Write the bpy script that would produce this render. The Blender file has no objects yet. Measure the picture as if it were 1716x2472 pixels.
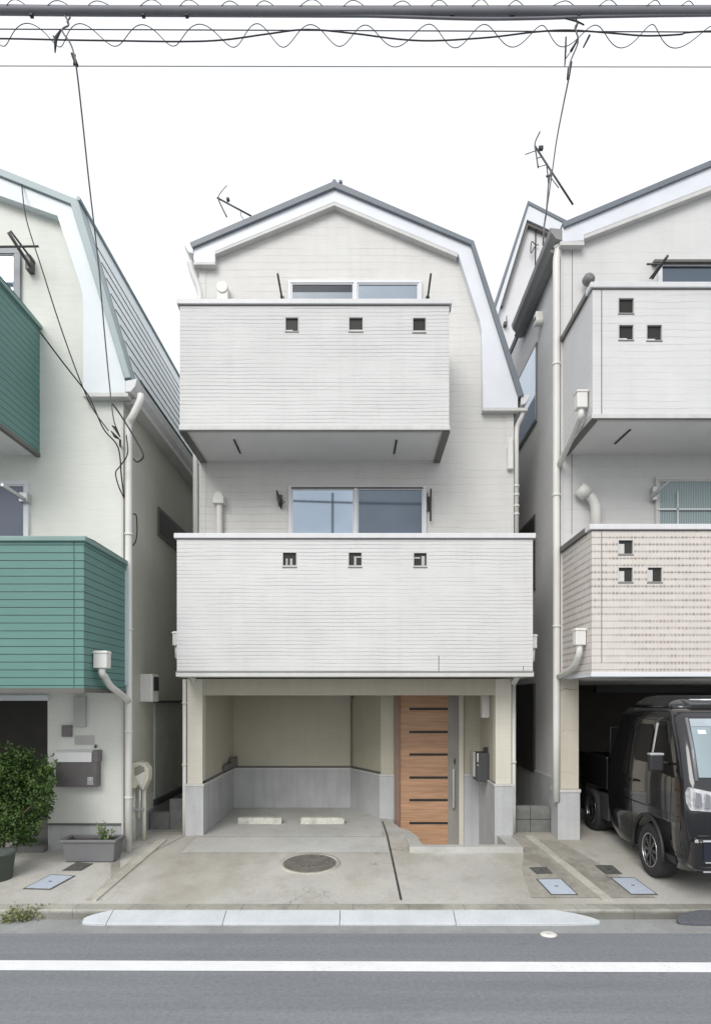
import bpy, bmesh, math, random
from mathutils import Vector, Matrix
random.seed(7)
scn = bpy.context.scene
COL = scn.collection
R = math.radians
# ------------------------------------------------------------------ measuring: photograph pixels -> metres
F, CX, CY, H = 1600.0, 875.0, 1690.0, 2.35          # focal length (px), vanishing point, eye height (m)
def X(px, Y): return (px - CX) * Y / F
def Z(py, Y): return H - (py - CY) * Y / F
def P(px, py, Y): return (X(px, Y), Y, Z(py, Y))
def gz(Y):                                          # ground height along the plot depth
    if Y < 7.08: return 0.0
    if Y < 7.30: return 0.105
    if Y < 9.8: return 0.105 + (Y - 7.30) * 0.0965
    return 0.346 + min(Y - 9.8, 6) * 0.012
def GP(px, py, lift=0.0):                           # a pixel on the sloping forecourt
    Y = F * (H - 0.105 + 7.30 * 0.0965) / ((py - CY) + 0.0965 * F)
    if Y > 9.8: Y = (H - 0.346 + 9.8 * 0.012) * F / ((py - CY) + 0.012 * F)
    return (X(px, Y), Y, gz(Y) + lift)

# ------------------------------------------------------------------ materials
class NT:
    def __init__(s, name):
        s.m = bpy.data.materials.new(name); s.m.use_nodes = True
        s.n, s.l = s.m.node_tree.nodes, s.m.node_tree.links
        s.b = s.n['Principled BSDF']
        g = s.n.new('ShaderNodeNewGeometry'); s.pos = g.outputs['Position']; s.geo = g
        sx = s.n.new('ShaderNodeSeparateXYZ'); s.l.new(s.pos, sx.inputs[0])
        s.x, s.y, s.z = sx.outputs
    def put(s, v, sock):
        if isinstance(v, (int, float)): sock.default_value = v
        elif isinstance(v, (tuple, list)): sock.default_value = (list(v) + [1.0])[:len(sock.default_value)]
        else: s.l.new(v, sock)
    def m_(s, op, a, b=0.0, c=None, clamp=False):
        k = s.n.new('ShaderNodeMath'); k.operation = op; k.use_clamp = clamp
        s.put(a, k.inputs[0]); s.put(b, k.inputs[1])
        if c is not None: s.put(c, k.inputs[2])
        return k.outputs[0]
    def noise(s, scale, detail=3, stretch=None, rough=0.55):
        k = s.n.new('ShaderNodeTexNoise'); k.inputs['Scale'].default_value = scale
        k.inputs['Detail'].default_value = detail; k.inputs['Roughness'].default_value = rough
        if stretch:
            v = s.n.new('ShaderNodeVectorMath'); v.operation = 'MULTIPLY'
            s.l.new(s.pos, v.inputs[0]); v.inputs[1].default_value = stretch
            s.l.new(v.outputs[0], k.inputs['Vector'])
        else: s.l.new(s.pos, k.inputs['Vector'])
        return k.outputs['Fac']
    def rng(s, v, a, b, c=0.0, d=1.0, smooth=False):
        k = s.n.new('ShaderNodeMapRange'); k.inputs['From Min'].default_value = a; k.inputs['From Max'].default_value = b
        k.inputs['To Min'].default_value = c; k.inputs['To Max'].default_value = d
        if smooth: k.interpolation_type = 'SMOOTHSTEP'
        s.l.new(v, k.inputs['Value']); return k.outputs[0]
    def mix(s, f, a, b):
        k = s.n.new('ShaderNodeMix'); k.data_type = 'RGBA'
        s.put(f, k.inputs[0]); s.put(a, k.inputs[6]); s.put(b, k.inputs[7]); return k.outputs[2]
    def bump(s, h, strength=0.3, dist=0.01):
        k = s.n.new('ShaderNodeBump'); k.inputs['Strength'].default_value = strength; k.inputs['Distance'].default_value = dist
        s.l.new(h, k.inputs['Height']); s.l.new(k.outputs[0], s.b.inputs['Normal'])
    def done(s, col, rough=0.6, metal=0.0, spec=0.5):
        s.put(col, s.b.inputs['Base Color']); s.put(rough, s.b.inputs['Roughness'])
        s.b.inputs['Metallic'].default_value = metal; s.b.inputs['Specular IOR Level'].default_value = spec
        return s.m
def mul(c, k): return tuple(v * k for v in c)
def M(name, col, rough=0.6, metal=0.0, var=0.12, vs=2.5, grain=0.0, gs=60, streak=0.0, spec=0.5, coat=0.0):
    t = NT(name)
    c = t.mix(t.rng(t.noise(vs), 0.3, 0.7), mul(col, 1 - var), mul(col, 1 + var * 0.6))
    if streak:
        st = t.rng(t.noise(1.0, 4, (9, 9, 0.7)), 0.45, 0.72)
        c = t.mix(t.m_('MULTIPLY', st, streak), c, mul(col, 0.45))
    if grain:
        g = t.noise(gs, 4); t.bump(g, grain, 0.006)
        c = t.mix(t.rng(g, 0.35, 0.65), mul_node(t, c, 0.88), c)
    if coat: t.b.inputs['Coat Weight'].default_value = coat
    return t.done(c, rough, metal, spec)
def mul_node(t, c, k):
    v = t.n.new('ShaderNodeVectorMath'); v.operation = 'SCALE'; v.inputs['Scale'].default_value = k
    t.l.new(c, v.inputs[0]); return v.outputs[0]
def siding(name, col, pitch=0.05, wav=0.5, line=0.45, width=0.12, rough=0.55, vj=(), fade=(0.35, 0.6), streak=0.10, off=0.0, relief=0.9):
    """Ship-lap boards: horizontal grooves with their shade painted in, slightly uneven, broken here and there."""
    t = NT(name)
    n = t.noise(1.0, 3, (1.3, 1.3, 2.2))
    zz = t.m_('ADD', t.m_('DIVIDE', t.m_('ADD', t.z, off), pitch), t.m_('MULTIPLY', t.m_('SUBTRACT', n, 0.5), wav))
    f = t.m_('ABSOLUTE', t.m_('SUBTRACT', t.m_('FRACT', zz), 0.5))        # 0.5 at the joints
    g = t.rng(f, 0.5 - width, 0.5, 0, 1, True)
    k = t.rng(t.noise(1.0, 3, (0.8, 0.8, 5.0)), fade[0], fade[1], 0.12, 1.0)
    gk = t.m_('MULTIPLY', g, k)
    for j in vj:
        d = t.rng(t.m_('ABSOLUTE', t.m_('SUBTRACT', t.x, j)), 0.0, 0.008, 1.0, 0.0)
        gk = t.m_('MAXIMUM', gk, t.m_('MULTIPLY', d, 0.9))
    grainy = t.noise(1.0, 4, (5, 5, 60))
    c = t.mix(t.rng(t.noise(1.6), 0.3, 0.7), mul(col, 0.95), mul(col, 1.03))
    c = t.mix(t.rng(grainy, 0.3, 0.7), mul_node(t, c, 0.94), c)
    st = t.rng(t.noise(1.0, 4, (7, 7, 0.5)), 0.5, 0.75)
    c = t.mix(t.m_('MULTIPLY', st, streak), c, mul(col, 0.55))
    c = t.mix(t.m_('MULTIPLY', gk, line), c, mul(col, 0.22))  # groove shade darkened into the base colour
    hh = t.m_('ADD', t.m_('MULTIPLY', gk, -1.0), t.m_('MULTIPLY', grainy, 0.25))
    t.bump(hh, relief, 0.008)
    return t.done(c, rough)
def tiles(name, col, dark, bw=0.16, bh=0.088):
    t = NT(name)
    cb = t.n.new('ShaderNodeCombineXYZ'); t.l.new(t.m_('ADD', t.x, t.y), cb.inputs[0]); t.l.new(t.z, cb.inputs[1])
    br = t.n.new('ShaderNodeTexBrick'); t.l.new(cb.outputs[0], br.inputs['Vector'])
    br.inputs['Scale'].default_value = 1; br.inputs['Brick Width'].default_value = bw; br.inputs['Row Height'].default_value = bh
    br.inputs['Mortar Size'].default_value = 0.0025; br.inputs['Bias'].default_value = -0.1; br.offset = 0.5
    br.inputs['Color1'].default_value = (*mul(col, 1.02), 1); br.inputs['Color2'].default_value = (*mul(col, 0.965), 1)
    br.inputs['Mortar'].default_value = (*mul(col, 0.86), 1)
    # only the courses next to the joint carry the darker chips, strongest in patches
    fz = t.m_('FRACT', t.m_('DIVIDE', t.z, bh))
    row = t.rng(t.m_('ABSOLUTE', t.m_('SUBTRACT', fz, 0.5)), 0.26, 0.3)
    patch = t.rng(t.noise(1.0, 3, (0.9, 0.9, 2.2)), 0.33, 0.47)
    gr = t.rng(t.m_('ABSOLUTE', t.m_('SUBTRACT', fz, 0.5)), 0.45, 0.49)
    uu = t.m_('DIVIDE', t.m_('ADD', t.x, t.y), 0.046)
    cw = t.n.new('ShaderNodeCombineXYZ'); t.l.new(t.m_('FLOOR', uu), cw.inputs[0]); t.l.new(t.m_('FLOOR', t.m_('ADD', t.m_('DIVIDE', t.z, bh), 0.5)), cw.inputs[1])
    wn = t.n.new('ShaderNodeTexWhiteNoise'); wn.noise_dimensions = '2D'; t.l.new(cw.outputs[0], wn.inputs['Vector'])
    colm = t.rng(t.m_('ABSOLUTE', t.m_('SUBTRACT', t.m_('FRACT', uu), 0.5)), 0.30, 0.36, 1, 0)
    k = t.m_('MULTIPLY', t.m_('MULTIPLY', t.m_('MULTIPLY', colm, t.rng(wn.outputs['Value'], 0.2, 0.7, 0.45, 1.0)), row), t.m_('MULTIPLY', patch, 0.8))
    c = t.mix(k, br.outputs['Color'], dark)
    c = t.mix(t.m_('MULTIPLY', gr, t.rng(t.noise(1.0, 2, (2, 2, 6)), 0.3, 0.6, 0.35, 0.95)), c, mul(col, 0.12))
    t.bump(t.m_('SUBTRACT', 1.0, gr), 0.4, 0.006)
    return t.done(c, 0.6)
def concrete(name, col, stain=(0.3, 0.27, 0.2), amt=0.4, rough=0.85, scale=0.8, grain=0.25, foot=0):
    t = NT(name)
    c = t.mix(t.rng(t.noise(scale, 5), 0.3, 0.7), mul(col, 0.82), mul(col, 1.08))
    s1 = t.rng(t.noise(scale * 0.7, 4, (1.0, 0.55, 1.0), 0.6), 0.48, 0.66, 0, 1, True)
    c = t.mix(t.m_('MULTIPLY', s1, amt), c, stain)
    s2 = t.rng(t.noise(scale * 4.5, 5, (1, 0.7, 1), 0.65), 0.50, 0.68); c = t.mix(t.m_('MULTIPLY', s2, amt * 0.55), c, mul(stain, 0.8))
    v = t.n.new('ShaderNodeTexVoronoi'); v.feature = 'DISTANCE_TO_EDGE'; v.inputs['Scale'].default_value = 0.55
    nz = t.n.new('ShaderNodeTexNoise'); nz.inputs['Scale'].default_value = 3; nz.inputs['Detail'].default_value = 4; t.l.new(t.pos, nz.inputs['Vector'])
    w = t.n.new('ShaderNodeVectorMath'); w.operation = 'ADD'; t.l.new(t.pos, w.inputs[0]); t.l.new(nz.outputs['Color'], w.inputs[1]); t.l.new(w.outputs[0], v.inputs['Vector'])
    cr = t.m_('MULTIPLY', t.rng(v.outputs['Distance'], 0.0, 0.007, 1, 0), t.rng(t.noise(0.9), 0.54, 0.60)); c = t.mix(t.m_('MULTIPLY', cr, 0.6), c, mul(col, 0.3))
    g = t.noise(55, 5); c = t.mix(t.rng(g, 0.35, 0.65), mul_node(t, c, 0.84), c)
    sp = t.rng(t.noise(180, 2), 0.66, 0.7); c = t.mix(t.m_('MULTIPLY', sp, 0.35), c, mul(col, 0.45))
    if foot:
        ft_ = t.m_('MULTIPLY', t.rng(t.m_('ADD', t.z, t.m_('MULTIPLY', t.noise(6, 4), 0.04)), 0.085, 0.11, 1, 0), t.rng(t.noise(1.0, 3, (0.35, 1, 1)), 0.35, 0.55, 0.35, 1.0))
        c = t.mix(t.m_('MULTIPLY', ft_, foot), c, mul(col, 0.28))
    t.bump(g, grain, 0.006)
    return t.done(c, rough, 0, 0.3)
def asphalt(name, col):
    t = NT(name)
    c = t.mix(t.rng(t.noise(0.5, 4, (0.35, 1.6, 1)), 0.3, 0.7), mul(col, 0.86), mul(col, 1.1))
    ln = t.noise(1.0, 4, (0.12, 5.0, 1)); c = t.mix(t.rng(ln, 0.35, 0.65), mul_node(t, c, 0.92), mul_node(t, c, 1.06))
    md = t.noise(26, 4, None, 0.65); c = t.mix(t.rng(md, 0.3, 0.7), mul_node(t, c, 0.84), mul_node(t, c, 1.12))
    g = t.noise(120, 4, None, 0.7); c = t.mix(t.rng(g, 0.3, 0.7), mul_node(t, c, 0.70), mul_node(t, c, 1.24))
    ol = t.rng(t.noise(1.0, 4, (1.1, 1.6, 1)), 0.60, 0.70, 0, 1, True); c = t.mix(t.m_('MULTIPLY', ol, 0.16), c, mul(col, 0.45))
    sp = t.rng(t.noise(220, 2), 0.64, 0.7); c = t.mix(t.m_('MULTIPLY', sp, 0.4), c, mul(col, 1.9))
    v = t.n.new('ShaderNodeTexVoronoi'); v.feature = 'DISTANCE_TO_EDGE'; v.inputs['Scale'].default_value = 0.45
    w = t.n.new('ShaderNodeVectorMath'); w.operation = 'ADD'; t.l.new(t.pos, w.inputs[0])
    nz = t.n.new('ShaderNodeTexNoise'); nz.inputs['Scale'].default_value = 2.5; t.l.new(t.pos, nz.inputs['Vector']); t.l.new(nz.outputs['Color'], w.inputs[1])
    t.l.new(w.outputs[0], v.inputs['Vector'])
    cr = t.m_('MULTIPLY', t.rng(v.outputs['Distance'], 0.0, 0.006, 1, 0), t.rng(t.noise(0.8), 0.52, 0.62))
    c = t.mix(t.m_('MULTIPLY', cr, 0.5), c, mul(col, 0.35))
    t.bump(g, 0.5, 0.008)
    return t.done(c, 0.85, 0, 0.3)
def wood(name, col):
    t = NT(name)
    g = t.noise(1.0, 5, (2.5, 2.5, 60), 0.6)
    c = t.mix(t.rng(g, 0.3, 0.7), mul(col, 0.72), mul(col, 1.15))
    bnd = t.noise(1.0, 2, (0.3, 0.3, 7)); c = t.mix(t.rng(bnd, 0.4, 0.6), mul_node(t, c, 0.86), c)
    t.bump(g, 0.15, 0.003); return t.done(c, 0.45, 0, 0.4)
def leafy(name, a, b, trans=0.0):
    t = NT(name)
    k = t.m_('ADD', t.m_('MULTIPLY', t.geo.outputs['Random Per Island'], 0.6), t.m_('MULTIPLY', t.noise(7), 0.4))
    return t.done(t.mix(k, a, b), 0.5, 0, 0.35)

WALL = (0.672, 0.668, 0.645)
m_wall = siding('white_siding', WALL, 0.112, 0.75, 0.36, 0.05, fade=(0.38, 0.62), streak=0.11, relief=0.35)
m_balc = siding('white_board_siding', (0.668, 0.667, 0.662), 0.051, 0.75, 0.42, 0.12, fade=(0.33, 0.62), streak=0.10, relief=0.6)
m_garage = siding('shaded_garage_siding', (0.50, 0.475, 0.385), 0.40, 0.05, 0.30, 0.010, streak=0.10, relief=0.2)  # cream siding darkened in colour for the shade inside the garage
m_beam = M('shaded_beam_board', (0.45, 0.42, 0.345), 0.6, var=0.05, streak=0.1)  # pillar colour made darker for the shade under the balcony
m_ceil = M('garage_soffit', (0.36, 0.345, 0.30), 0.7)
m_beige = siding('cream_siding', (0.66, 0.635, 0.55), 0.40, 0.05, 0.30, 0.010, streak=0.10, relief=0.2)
m_white = M('white_coated_metal', (0.715, 0.745, 0.79), 0.4, var=0.04)
m_trim = M('pale_grey_trim', (0.60, 0.60, 0.585), 0.5, var=0.06, streak=0.15)
m_cap = M('white_rail_metal', (0.68, 0.685, 0.695), 0.35, var=0.05, streak=0.12)
m_soffit = M('soffit_board', (0.78, 0.775, 0.765), 0.7, var=0.04)
m_roof = M('slate_grey_roof', (0.17, 0.195, 0.225), 0.45, var=0.1, grain=0.15)
m_dark = M('dark_gap', (0.035, 0.036, 0.038), 0.6)
m_bronze = M('dark_bronze_metal', (0.13, 0.125, 0.115), 0.45)
m_plinth = M('painted_concrete', (0.515, 0.527, 0.535), 0.7, var=0.10, streak=0.24, grain=0.12)
m_plast = M('ivory_plastic', (0.74, 0.735, 0.70), 0.4, var=0.05, streak=0.08)
m_frame = M('silver_window_frame', (0.70, 0.715, 0.74), 0.35, var=0.04)
m_steel = M('dark_steel', (0.09, 0.09, 0.09), 0.4, 0.5)
m_wire = M('black_cable', (0.022, 0.022, 0.025), 0.6)
m_cable = M('grey_cable_sheath', (0.17, 0.17, 0.195), 0.6)
m_wiregrey = M('grey_wire', (0.16, 0.16, 0.16), 0.6)
m_teal = siding('teal_siding', (0.118, 0.252, 0.230), 0.0905, 0.0, 0.9, 0.075, vj=(X(179, 7.67),), fade=(0.0, 0.1), streak=0.05, off=0.02)
m_tealtrim = M('teal_rail_metal', (0.20, 0.31, 0.29), 0.4, var=0.08)
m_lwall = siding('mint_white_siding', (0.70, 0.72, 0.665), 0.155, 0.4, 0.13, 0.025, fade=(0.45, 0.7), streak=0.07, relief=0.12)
m_lside = siding('shaded_side_siding', (0.60, 0.605, 0.53), 0.155, 0.4, 0.13, 0.025, fade=(0.45, 0.7), streak=0.09, relief=0.12)  # wall siding with the shade of the narrow gap put into its colour
m_lwhite = M('mint_white_metal', (0.675, 0.73, 0.76), 0.4, var=0.04)
m_lroof = M('pale_green_grey_roof', (0.27, 0.345, 0.365), 0.4, var=0.08, spec=0.6)
m_lroofside = M('steep_metal_roof', (0.72, 0.79, 0.82), 0.35, var=0.06, spec=0.7)
m_rwall = siding('grey_white_siding', (0.66, 0.66, 0.655), 0.155, 0.5, 0.26, 0.03, fade=(0.42, 0.64), streak=0.08, relief=0.25)
m_rbalc = siding('grey_white_board_siding', (0.665, 0.665, 0.668), 0.09, 0.8, 0.34, 0.05, fade=(0.36, 0.6), streak=0.07, relief=0.4)
m_tile = tiles('pink_beige_tiles', (0.64, 0.60, 0.555), (0.37, 0.32, 0.29))
m_pillartile = siding('beige_pillar_boards', (0.60, 0.56, 0.47), 0.62, 0.8, 0.5, 0.01, streak=0.30)
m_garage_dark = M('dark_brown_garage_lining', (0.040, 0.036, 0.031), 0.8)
m_rearwall = M('rear_house_render', (0.72, 0.72, 0.73), 0.7, var=0.04)
m_drive = concrete('forecourt_concrete', (0.525, 0.515, 0.475), (0.36, 0.325, 0.26), 0.6)
m_gfloor = concrete('garage_floor_concrete', (0.58, 0.585, 0.565), (0.46, 0.44, 0.39), 0.5)
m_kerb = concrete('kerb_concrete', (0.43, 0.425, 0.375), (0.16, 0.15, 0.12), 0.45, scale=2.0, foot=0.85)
m_gutter = concrete('gutter_concrete', (0.355, 0.365, 0.365), (0.27, 0.27, 0.25), 0.5, scale=1.5)
m_block = concrete('grey_block', (0.22, 0.225, 0.215), (0.12, 0.12, 0.11), 0.5, scale=3)
m_strip = concrete('boundary_concrete', (0.54, 0.52, 0.455), (0.26, 0.24, 0.19), 0.4, scale=3)
m_rough = concrete('rough_mortar', (0.39, 0.372, 0.325), (0.20, 0.185, 0.155), 0.5, scale=4, grain=0.6)
m_road = asphalt('asphalt', (0.232, 0.244, 0.26))
def paint_mat():
    t = NT('worn_road_paint')
    w = t.rng(t.noise(34, 5, None, 0.7), 0.60, 0.66); w = t.m_('MULTIPLY', w, t.rng(t.noise(1.6, 3), 0.42, 0.62))
    h = t.rng(t.noise(110, 3), 0.63, 0.68)
    c = t.mix(t.rng(t.noise(4), 0.3, 0.7), (0.76, 0.77, 0.78), (0.84, 0.85, 0.86))
    c = t.mix(t.m_('MULTIPLY', t.m_('MAXIMUM', w, t.m_('MULTIPLY', h, 0.5)), 0.75), c, (0.26, 0.27, 0.28))
    t.bump(t.noise(120, 4), 0.3, 0.006); return t.done(c, 0.75, 0, 0.3)
m_paint = paint_mat()
m_ramp = M('white_moulded_resin', (0.55, 0.585, 0.61), 0.6, var=0.10, vs=3, grain=0.08, streak=0.0)
m_ground = concrete('open_ground', (0.2, 0.19, 0.17))
m_lid = M('pale_blue_lid', (0.52, 0.58, 0.67), 0.5, var=0.06, vs=12, grain=0.1)
m_grate = M('dark_iron_lid', (0.11, 0.11, 0.10), 0.7, var=0.25, vs=14, grain=0.5, gs=90)
m_manhole = M('worn_iron_cover', (0.165, 0.152, 0.135), 0.7, var=0.2, vs=9, grain=0.5, gs=90)
m_stop = concrete('wheel_stop_concrete', (0.62, 0.63, 0.56), (0.33, 0.33, 0.28), 0.5, scale=6)
m_wood = wood('orange_brown_timber', (0.53, 0.315, 0.19))
m_doorframe = M('brown_metal_frame', (0.25, 0.165, 0.125), 0.45)
m_doorgrey = M('grey_taupe_metal', (0.29, 0.275, 0.25), 0.45, streak=0.3)
m_letter = M('grey_brown_mailbox_metal', (0.15, 0.142, 0.142), 0.45, 0.2, var=0.2)
m_silver = M('silver_metal', (0.55, 0.56, 0.57), 0.35, 0.6)
m_tub = M('grey_plastic_tub', (0.17, 0.17, 0.178), 0.55, var=0.08)
m_pot = M('dark_green_plastic', (0.085, 0.105, 0.092), 0.5, var=0.1)
m_soil = M('soil', (0.06, 0.045, 0.03), 0.9, grain=0.8)
m_leaf = leafy('shrub_leaves', (0.014, 0.042, 0.012), (0.095, 0.165, 0.034))
m_weed = leafy('weed_leaves', (0.08, 0.12, 0.035), (0.33, 0.33, 0.17))
m_stem = M('woody_stem', (0.09, 0.065, 0.04), 0.8)
m_black = M('black_car_paint', (0.011, 0.011, 0.013), 0.15, var=0.02, coat=0.8, spec=0.4)
m_blackpl = M('black_plastic', (0.022, 0.022, 0.024), 0.5)
m_tyre = M('tyre_rubber', (0.03, 0.03, 0.032), 0.8, grain=0.2)
m_rim = M('dark_alloy', (0.12, 0.12, 0.125), 0.3, 0.8)
m_chrome = M('chrome', (0.75, 0.76, 0.78), 0.12, 1.0, var=0.02)
m_cream = M('cream_painted_metal', (0.66, 0.64, 0.53), 0.45, var=0.06, streak=0.15)
m_beigebox = M('light_grey_box', (0.42, 0.425, 0.41), 0.5)
m_stud = M('white_ceramic_stud', (0.75, 0.74, 0.68), 0.4)
def glass(name, col, rough=0.04, spec=0.6, metal=0.0):
    t = NT(name)
    c = t.mix(t.rng(t.noise(0.9, 2), 0.35, 0.65), mul(col, 0.85), mul(col, 1.1))
    return t.done(c, rough, metal, spec)
m_glass = glass('blue_grey_glass', (0.36, 0.44, 0.535), .03, .5, .8)
m_glass2 = glass('darker_blue_glass', (0.125, 0.155, 0.19), .04, .5, .7)
m_glass3 = glass('pale_grey_glass', (0.31, 0.36, 0.42), .06, .5, .6)
m_glassdark = glass('smoked_glass', (0.045, 0.046, 0.043), 0.3, 0.15)
m_glasscar = glass('tinted_car_glass', (0.006, 0.006, 0.007), 0.22, 0.08)
m_windscreen = glass('windscreen_glass', (0.30, 0.37, 0.40), 0.05, 0.6)
m_lamp = M('headlight_lens', (0.62, 0.63, 0.65), 0.08, 0.35, var=0.35, vs=16)
def curtain_mat():
    t = NT('net_curtain')
    w = t.n.new('ShaderNodeTexWave'); w.inputs['Scale'].default_value = 9; w.inputs['Distortion'].default_value = 2.5
    w.bands_direction = 'X'; t.l.new(t.pos, w.inputs['Vector'])
    return t.done(t.mix(w.outputs['Fac'], (0.21, 0.28, 0.29), (0.33, 0.41, 0.42)), 0.15, 0, 0.6)
m_curtain = curtain_mat()

# ------------------------------------------------------------------ mesh helpers
ORG = {}
def tag(o, label=None, cat=None, group=None, kind=None):
    if label: o['label'] = label
    if cat: o['category'] = cat
    if group: o['group'] = group
    if kind: o['kind'] = kind
    return o
def empty(name, loc, label, cat, group=None):
    o = bpy.data.objects.new(name, None); o.empty_display_size = 0.3; COL.objects.link(o); o.location = loc
    ORG[o] = Vector(loc); return tag(o, label, cat, group)
class MB:
    def __init__(s): s.v, s.f, s.sm = [], [], []
    def face(s, pts, smooth=False):
        i = len(s.v); s.v += [tuple(p) for p in pts]; s.f.append(tuple(range(i, i + len(pts)))); s.sm.append(smooth)
    def poly(s, verts, faces, smooth=False):
        i = len(s.v); s.v += [tuple(p) for p in verts]
        for f in faces: s.f.append(tuple(i + k for k in f)); s.sm.append(smooth)
        return s
    def box(s, x0, x1, y0, y1, z0, z1):
        x0, x1 = sorted((x0, x1)); y0, y1 = sorted((y0, y1)); z0, z1 = sorted((z0, z1))
        v = [(x, y, z) for z in (z0, z1) for y in (y0, y1) for x in (x0, x1)]
        return s.poly(v, [(0, 2, 3, 1), (4, 5, 7, 6), (0, 1, 5, 4), (2, 6, 7, 3), (0, 4, 6, 2), (1, 3, 7, 5)])
    def prism(s, pts, a, b, axis='y'):
        """pts: outline in the plane across `axis`; extruded from a to b. axis y: (x,z); z: (x,y); x: (y,z)."""
        def mk(p, t):
            return (p[0], t, p[1]) if axis == 'y' else (p[0], p[1], t) if axis == 'z' else (t, p[0], p[1])
        n = len(pts); v = [mk(p, a) for p in pts] + [mk(p, b) for p in pts]
        return s.poly(v, [tuple(range(n)), tuple(range(2 * n - 1, n - 1, -1))] + [(i, (i + 1) % n + 0, (i + 1) % n + n, i + n) for i in range(n)])
    def tube(s, pts, r, n=8, caps=True, sq=False):
        pts = [Vector(p) for p in pts]; rr = r if isinstance(r, (list, tuple)) else [r] * len(pts)
        if sq: n = 4
        t0 = (pts[1] - pts[0]).normalized(); up = Vector((0, 0, 1)) if abs(t0.z) < 0.9 else Vector((0, 1, 0))
        u = t0.cross(up).normalized(); vs = []
        for i, p in enumerate(pts):
            t = ((pts[min(i + 1, len(pts) - 1)] - p).normalized() + (p - pts[max(i - 1, 0)]).normalized())
            t = t.normalized() if t.length > 1e-6 else t0
            u = (u - t * u.dot(t)).normalized(); w = t.cross(u)
            for k in range(n):
                a = 2 * math.pi * (k + (0.5 if sq else 0)) / n; vs.append(p + (u * math.cos(a) + w * math.sin(a)) * rr[i] * (1.414 if sq else 1))
        fs = [(i * n + k, i * n + (k + 1) % n, (i + 1) * n + (k + 1) % n, (i + 1) * n + k) for i in range(len(pts) - 1) for k in range(n)]
        s.poly(vs, fs, not sq)
        if caps:
            m = len(vs); s.poly(vs[:n][::-1], [tuple(range(n))]); s.poly(vs[m - n:], [tuple(range(n))])
        return s
    def cyl(s, c, r, h, axis='z', n=32, r2=None):
        c = Vector(c); d = {'x': Vector((1, 0, 0)), 'y': Vector((0, 1, 0)), 'z': Vector((0, 0, 1))}[axis]
        return s.tube([c, c + d * h], [r, r if r2 is None else r2], n)
    def lathe(s, prof, c, axis='x', n=40, smooth=True):
        """prof: (offset along axis, radius) closed loop"""
        c = Vector(c); vs = []; m = len(prof)
        for k in range(n):
            a = 2 * math.pi * k / n; ca, sa = math.cos(a), math.sin(a)
            for (t, r) in prof:
                vs.append(c + (Vector((t, r * ca, r * sa)) if axis == 'x' else Vector((r * ca, r * sa, t))))
        fs = [(k * m + i, k * m + (i + 1) % m, ((k + 1) % n) * m + (i + 1) % m, ((k + 1) % n) * m + i) for k in range(n) for i in range(m)]
        return s.poly(vs, fs, smooth)
    def build(s, name, mat, parent=None, bevel=0.0, label=None):
        me = bpy.data.meshes.new(name); vs = [Vector(v) for v in s.v]
        if parent is not None:
            o0 = ORG[parent]
        else:
            xs = [v.x for v in vs]; ys = [v.y for v in vs]; zs = [v.z for v in vs]
            o0 = Vector(((min(xs) + max(xs)) / 2, (min(ys) + max(ys)) / 2, min(zs)))
        me.from_pydata([v - o0 for v in vs], [], s.f)
        me.polygons.foreach_set('use_smooth', s.sm); me.update()
        bm = bmesh.new(); bm.from_mesh(me); bmesh.ops.remove_doubles(bm, verts=bm.verts, dist=1e-5)
        bmesh.ops.recalc_face_normals(bm, faces=bm.faces); bm.to_mesh(me); bm.free()
        me.materials.append(mat)
        o = bpy.data.objects.new(name, me); COL.objects.link(o)
        if parent is not None: o.parent = parent
        else: o.location = o0
        ORG[o] = o0
        if bevel:
            b = o.modifiers.new('Bevel', 'BEVEL'); b.width = bevel; b.segments = 2; b.limit_method = 'ANGLE'; b.angle_limit = R(40)
        if label: o['label'] = label
        return o
def thing(name, mb, mat, label, cat, group=None, bevel=0.0):
    return tag(mb.build(name, mat, None, bevel), label, cat, group)
def struct(name, mb, mat): return tag(mb.build(name, mat), kind='structure')
def holed(mb, x0, x1, z0, z1, y0, y1, holes):
    """an upright slab facing -y with rectangular through-holes (x0,x1,z0,z1)"""
    xs = sorted({x0, x1} | {h[0] for h in holes} | {h[1] for h in holes}); zs = sorted({z0, z1} | {h[2] for h in holes} | {h[3] for h in holes})
    ins = lambda x, z: any(h[0] < x < h[1] and h[2] < z < h[3] for h in holes)
    for i in range(len(xs) - 1):
        for j in range(len(zs) - 1):
            a, b, c, d = xs[i], xs[i + 1], zs[j], zs[j + 1]
            if ins((a + b) / 2, (c + d) / 2): continue
            for y in (y0, y1): mb.face([(a, y, c), (b, y, c), (b, y, d), (a, y, d)])
    for (a, b, c, d) in list(holes) + [(x0, x1, z0, z1)]:
        mb.face([(a, y0, c), (a, y1, c), (b, y1, c), (b, y0, c)]); mb.face([(a, y0, d), (a, y1, d), (b, y1, d), (b, y0, d)])
        mb.face([(a, y0, c), (a, y1, c), (a, y1, d), (a, y0, d)]); mb.face([(b, y0, c), (b, y1, c), (b, y1, d), (b, y0, d)])
def rect_frame(mb, x0, x1, z0, z1, y0, y1, w):
    mb.box(x0, x1, y0, y1, z0, z0 + w).box(x0, x1, y0, y1, z1 - w, z1)
    mb.box(x0, x0 + w, y0, y1, z0 + w, z1 - w).box(x1 - w, x1, y0, y1, z0 + w, z1 - w)
def curve(pts, n=8):
    """smooth path through points (Catmull-Rom)"""
    p = [Vector(q) for q in pts]; p = [p[0] * 2 - p[1]] + p + [p[-1] * 2 - p[-2]]; out = []
    for i in range(1, len(p) - 2):
        for k in range(n):
            t = k / n; a, b, c, d = p[i - 1], p[i], p[i + 1], p[i + 2]
            out.append(0.5 * ((2 * b) + (c - a) * t + (2 * a - 5 * b + 4 * c - d) * t * t + (3 * b - a - 3 * c + d) * t ** 3))
    out.append(p[-2]); return out

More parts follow.
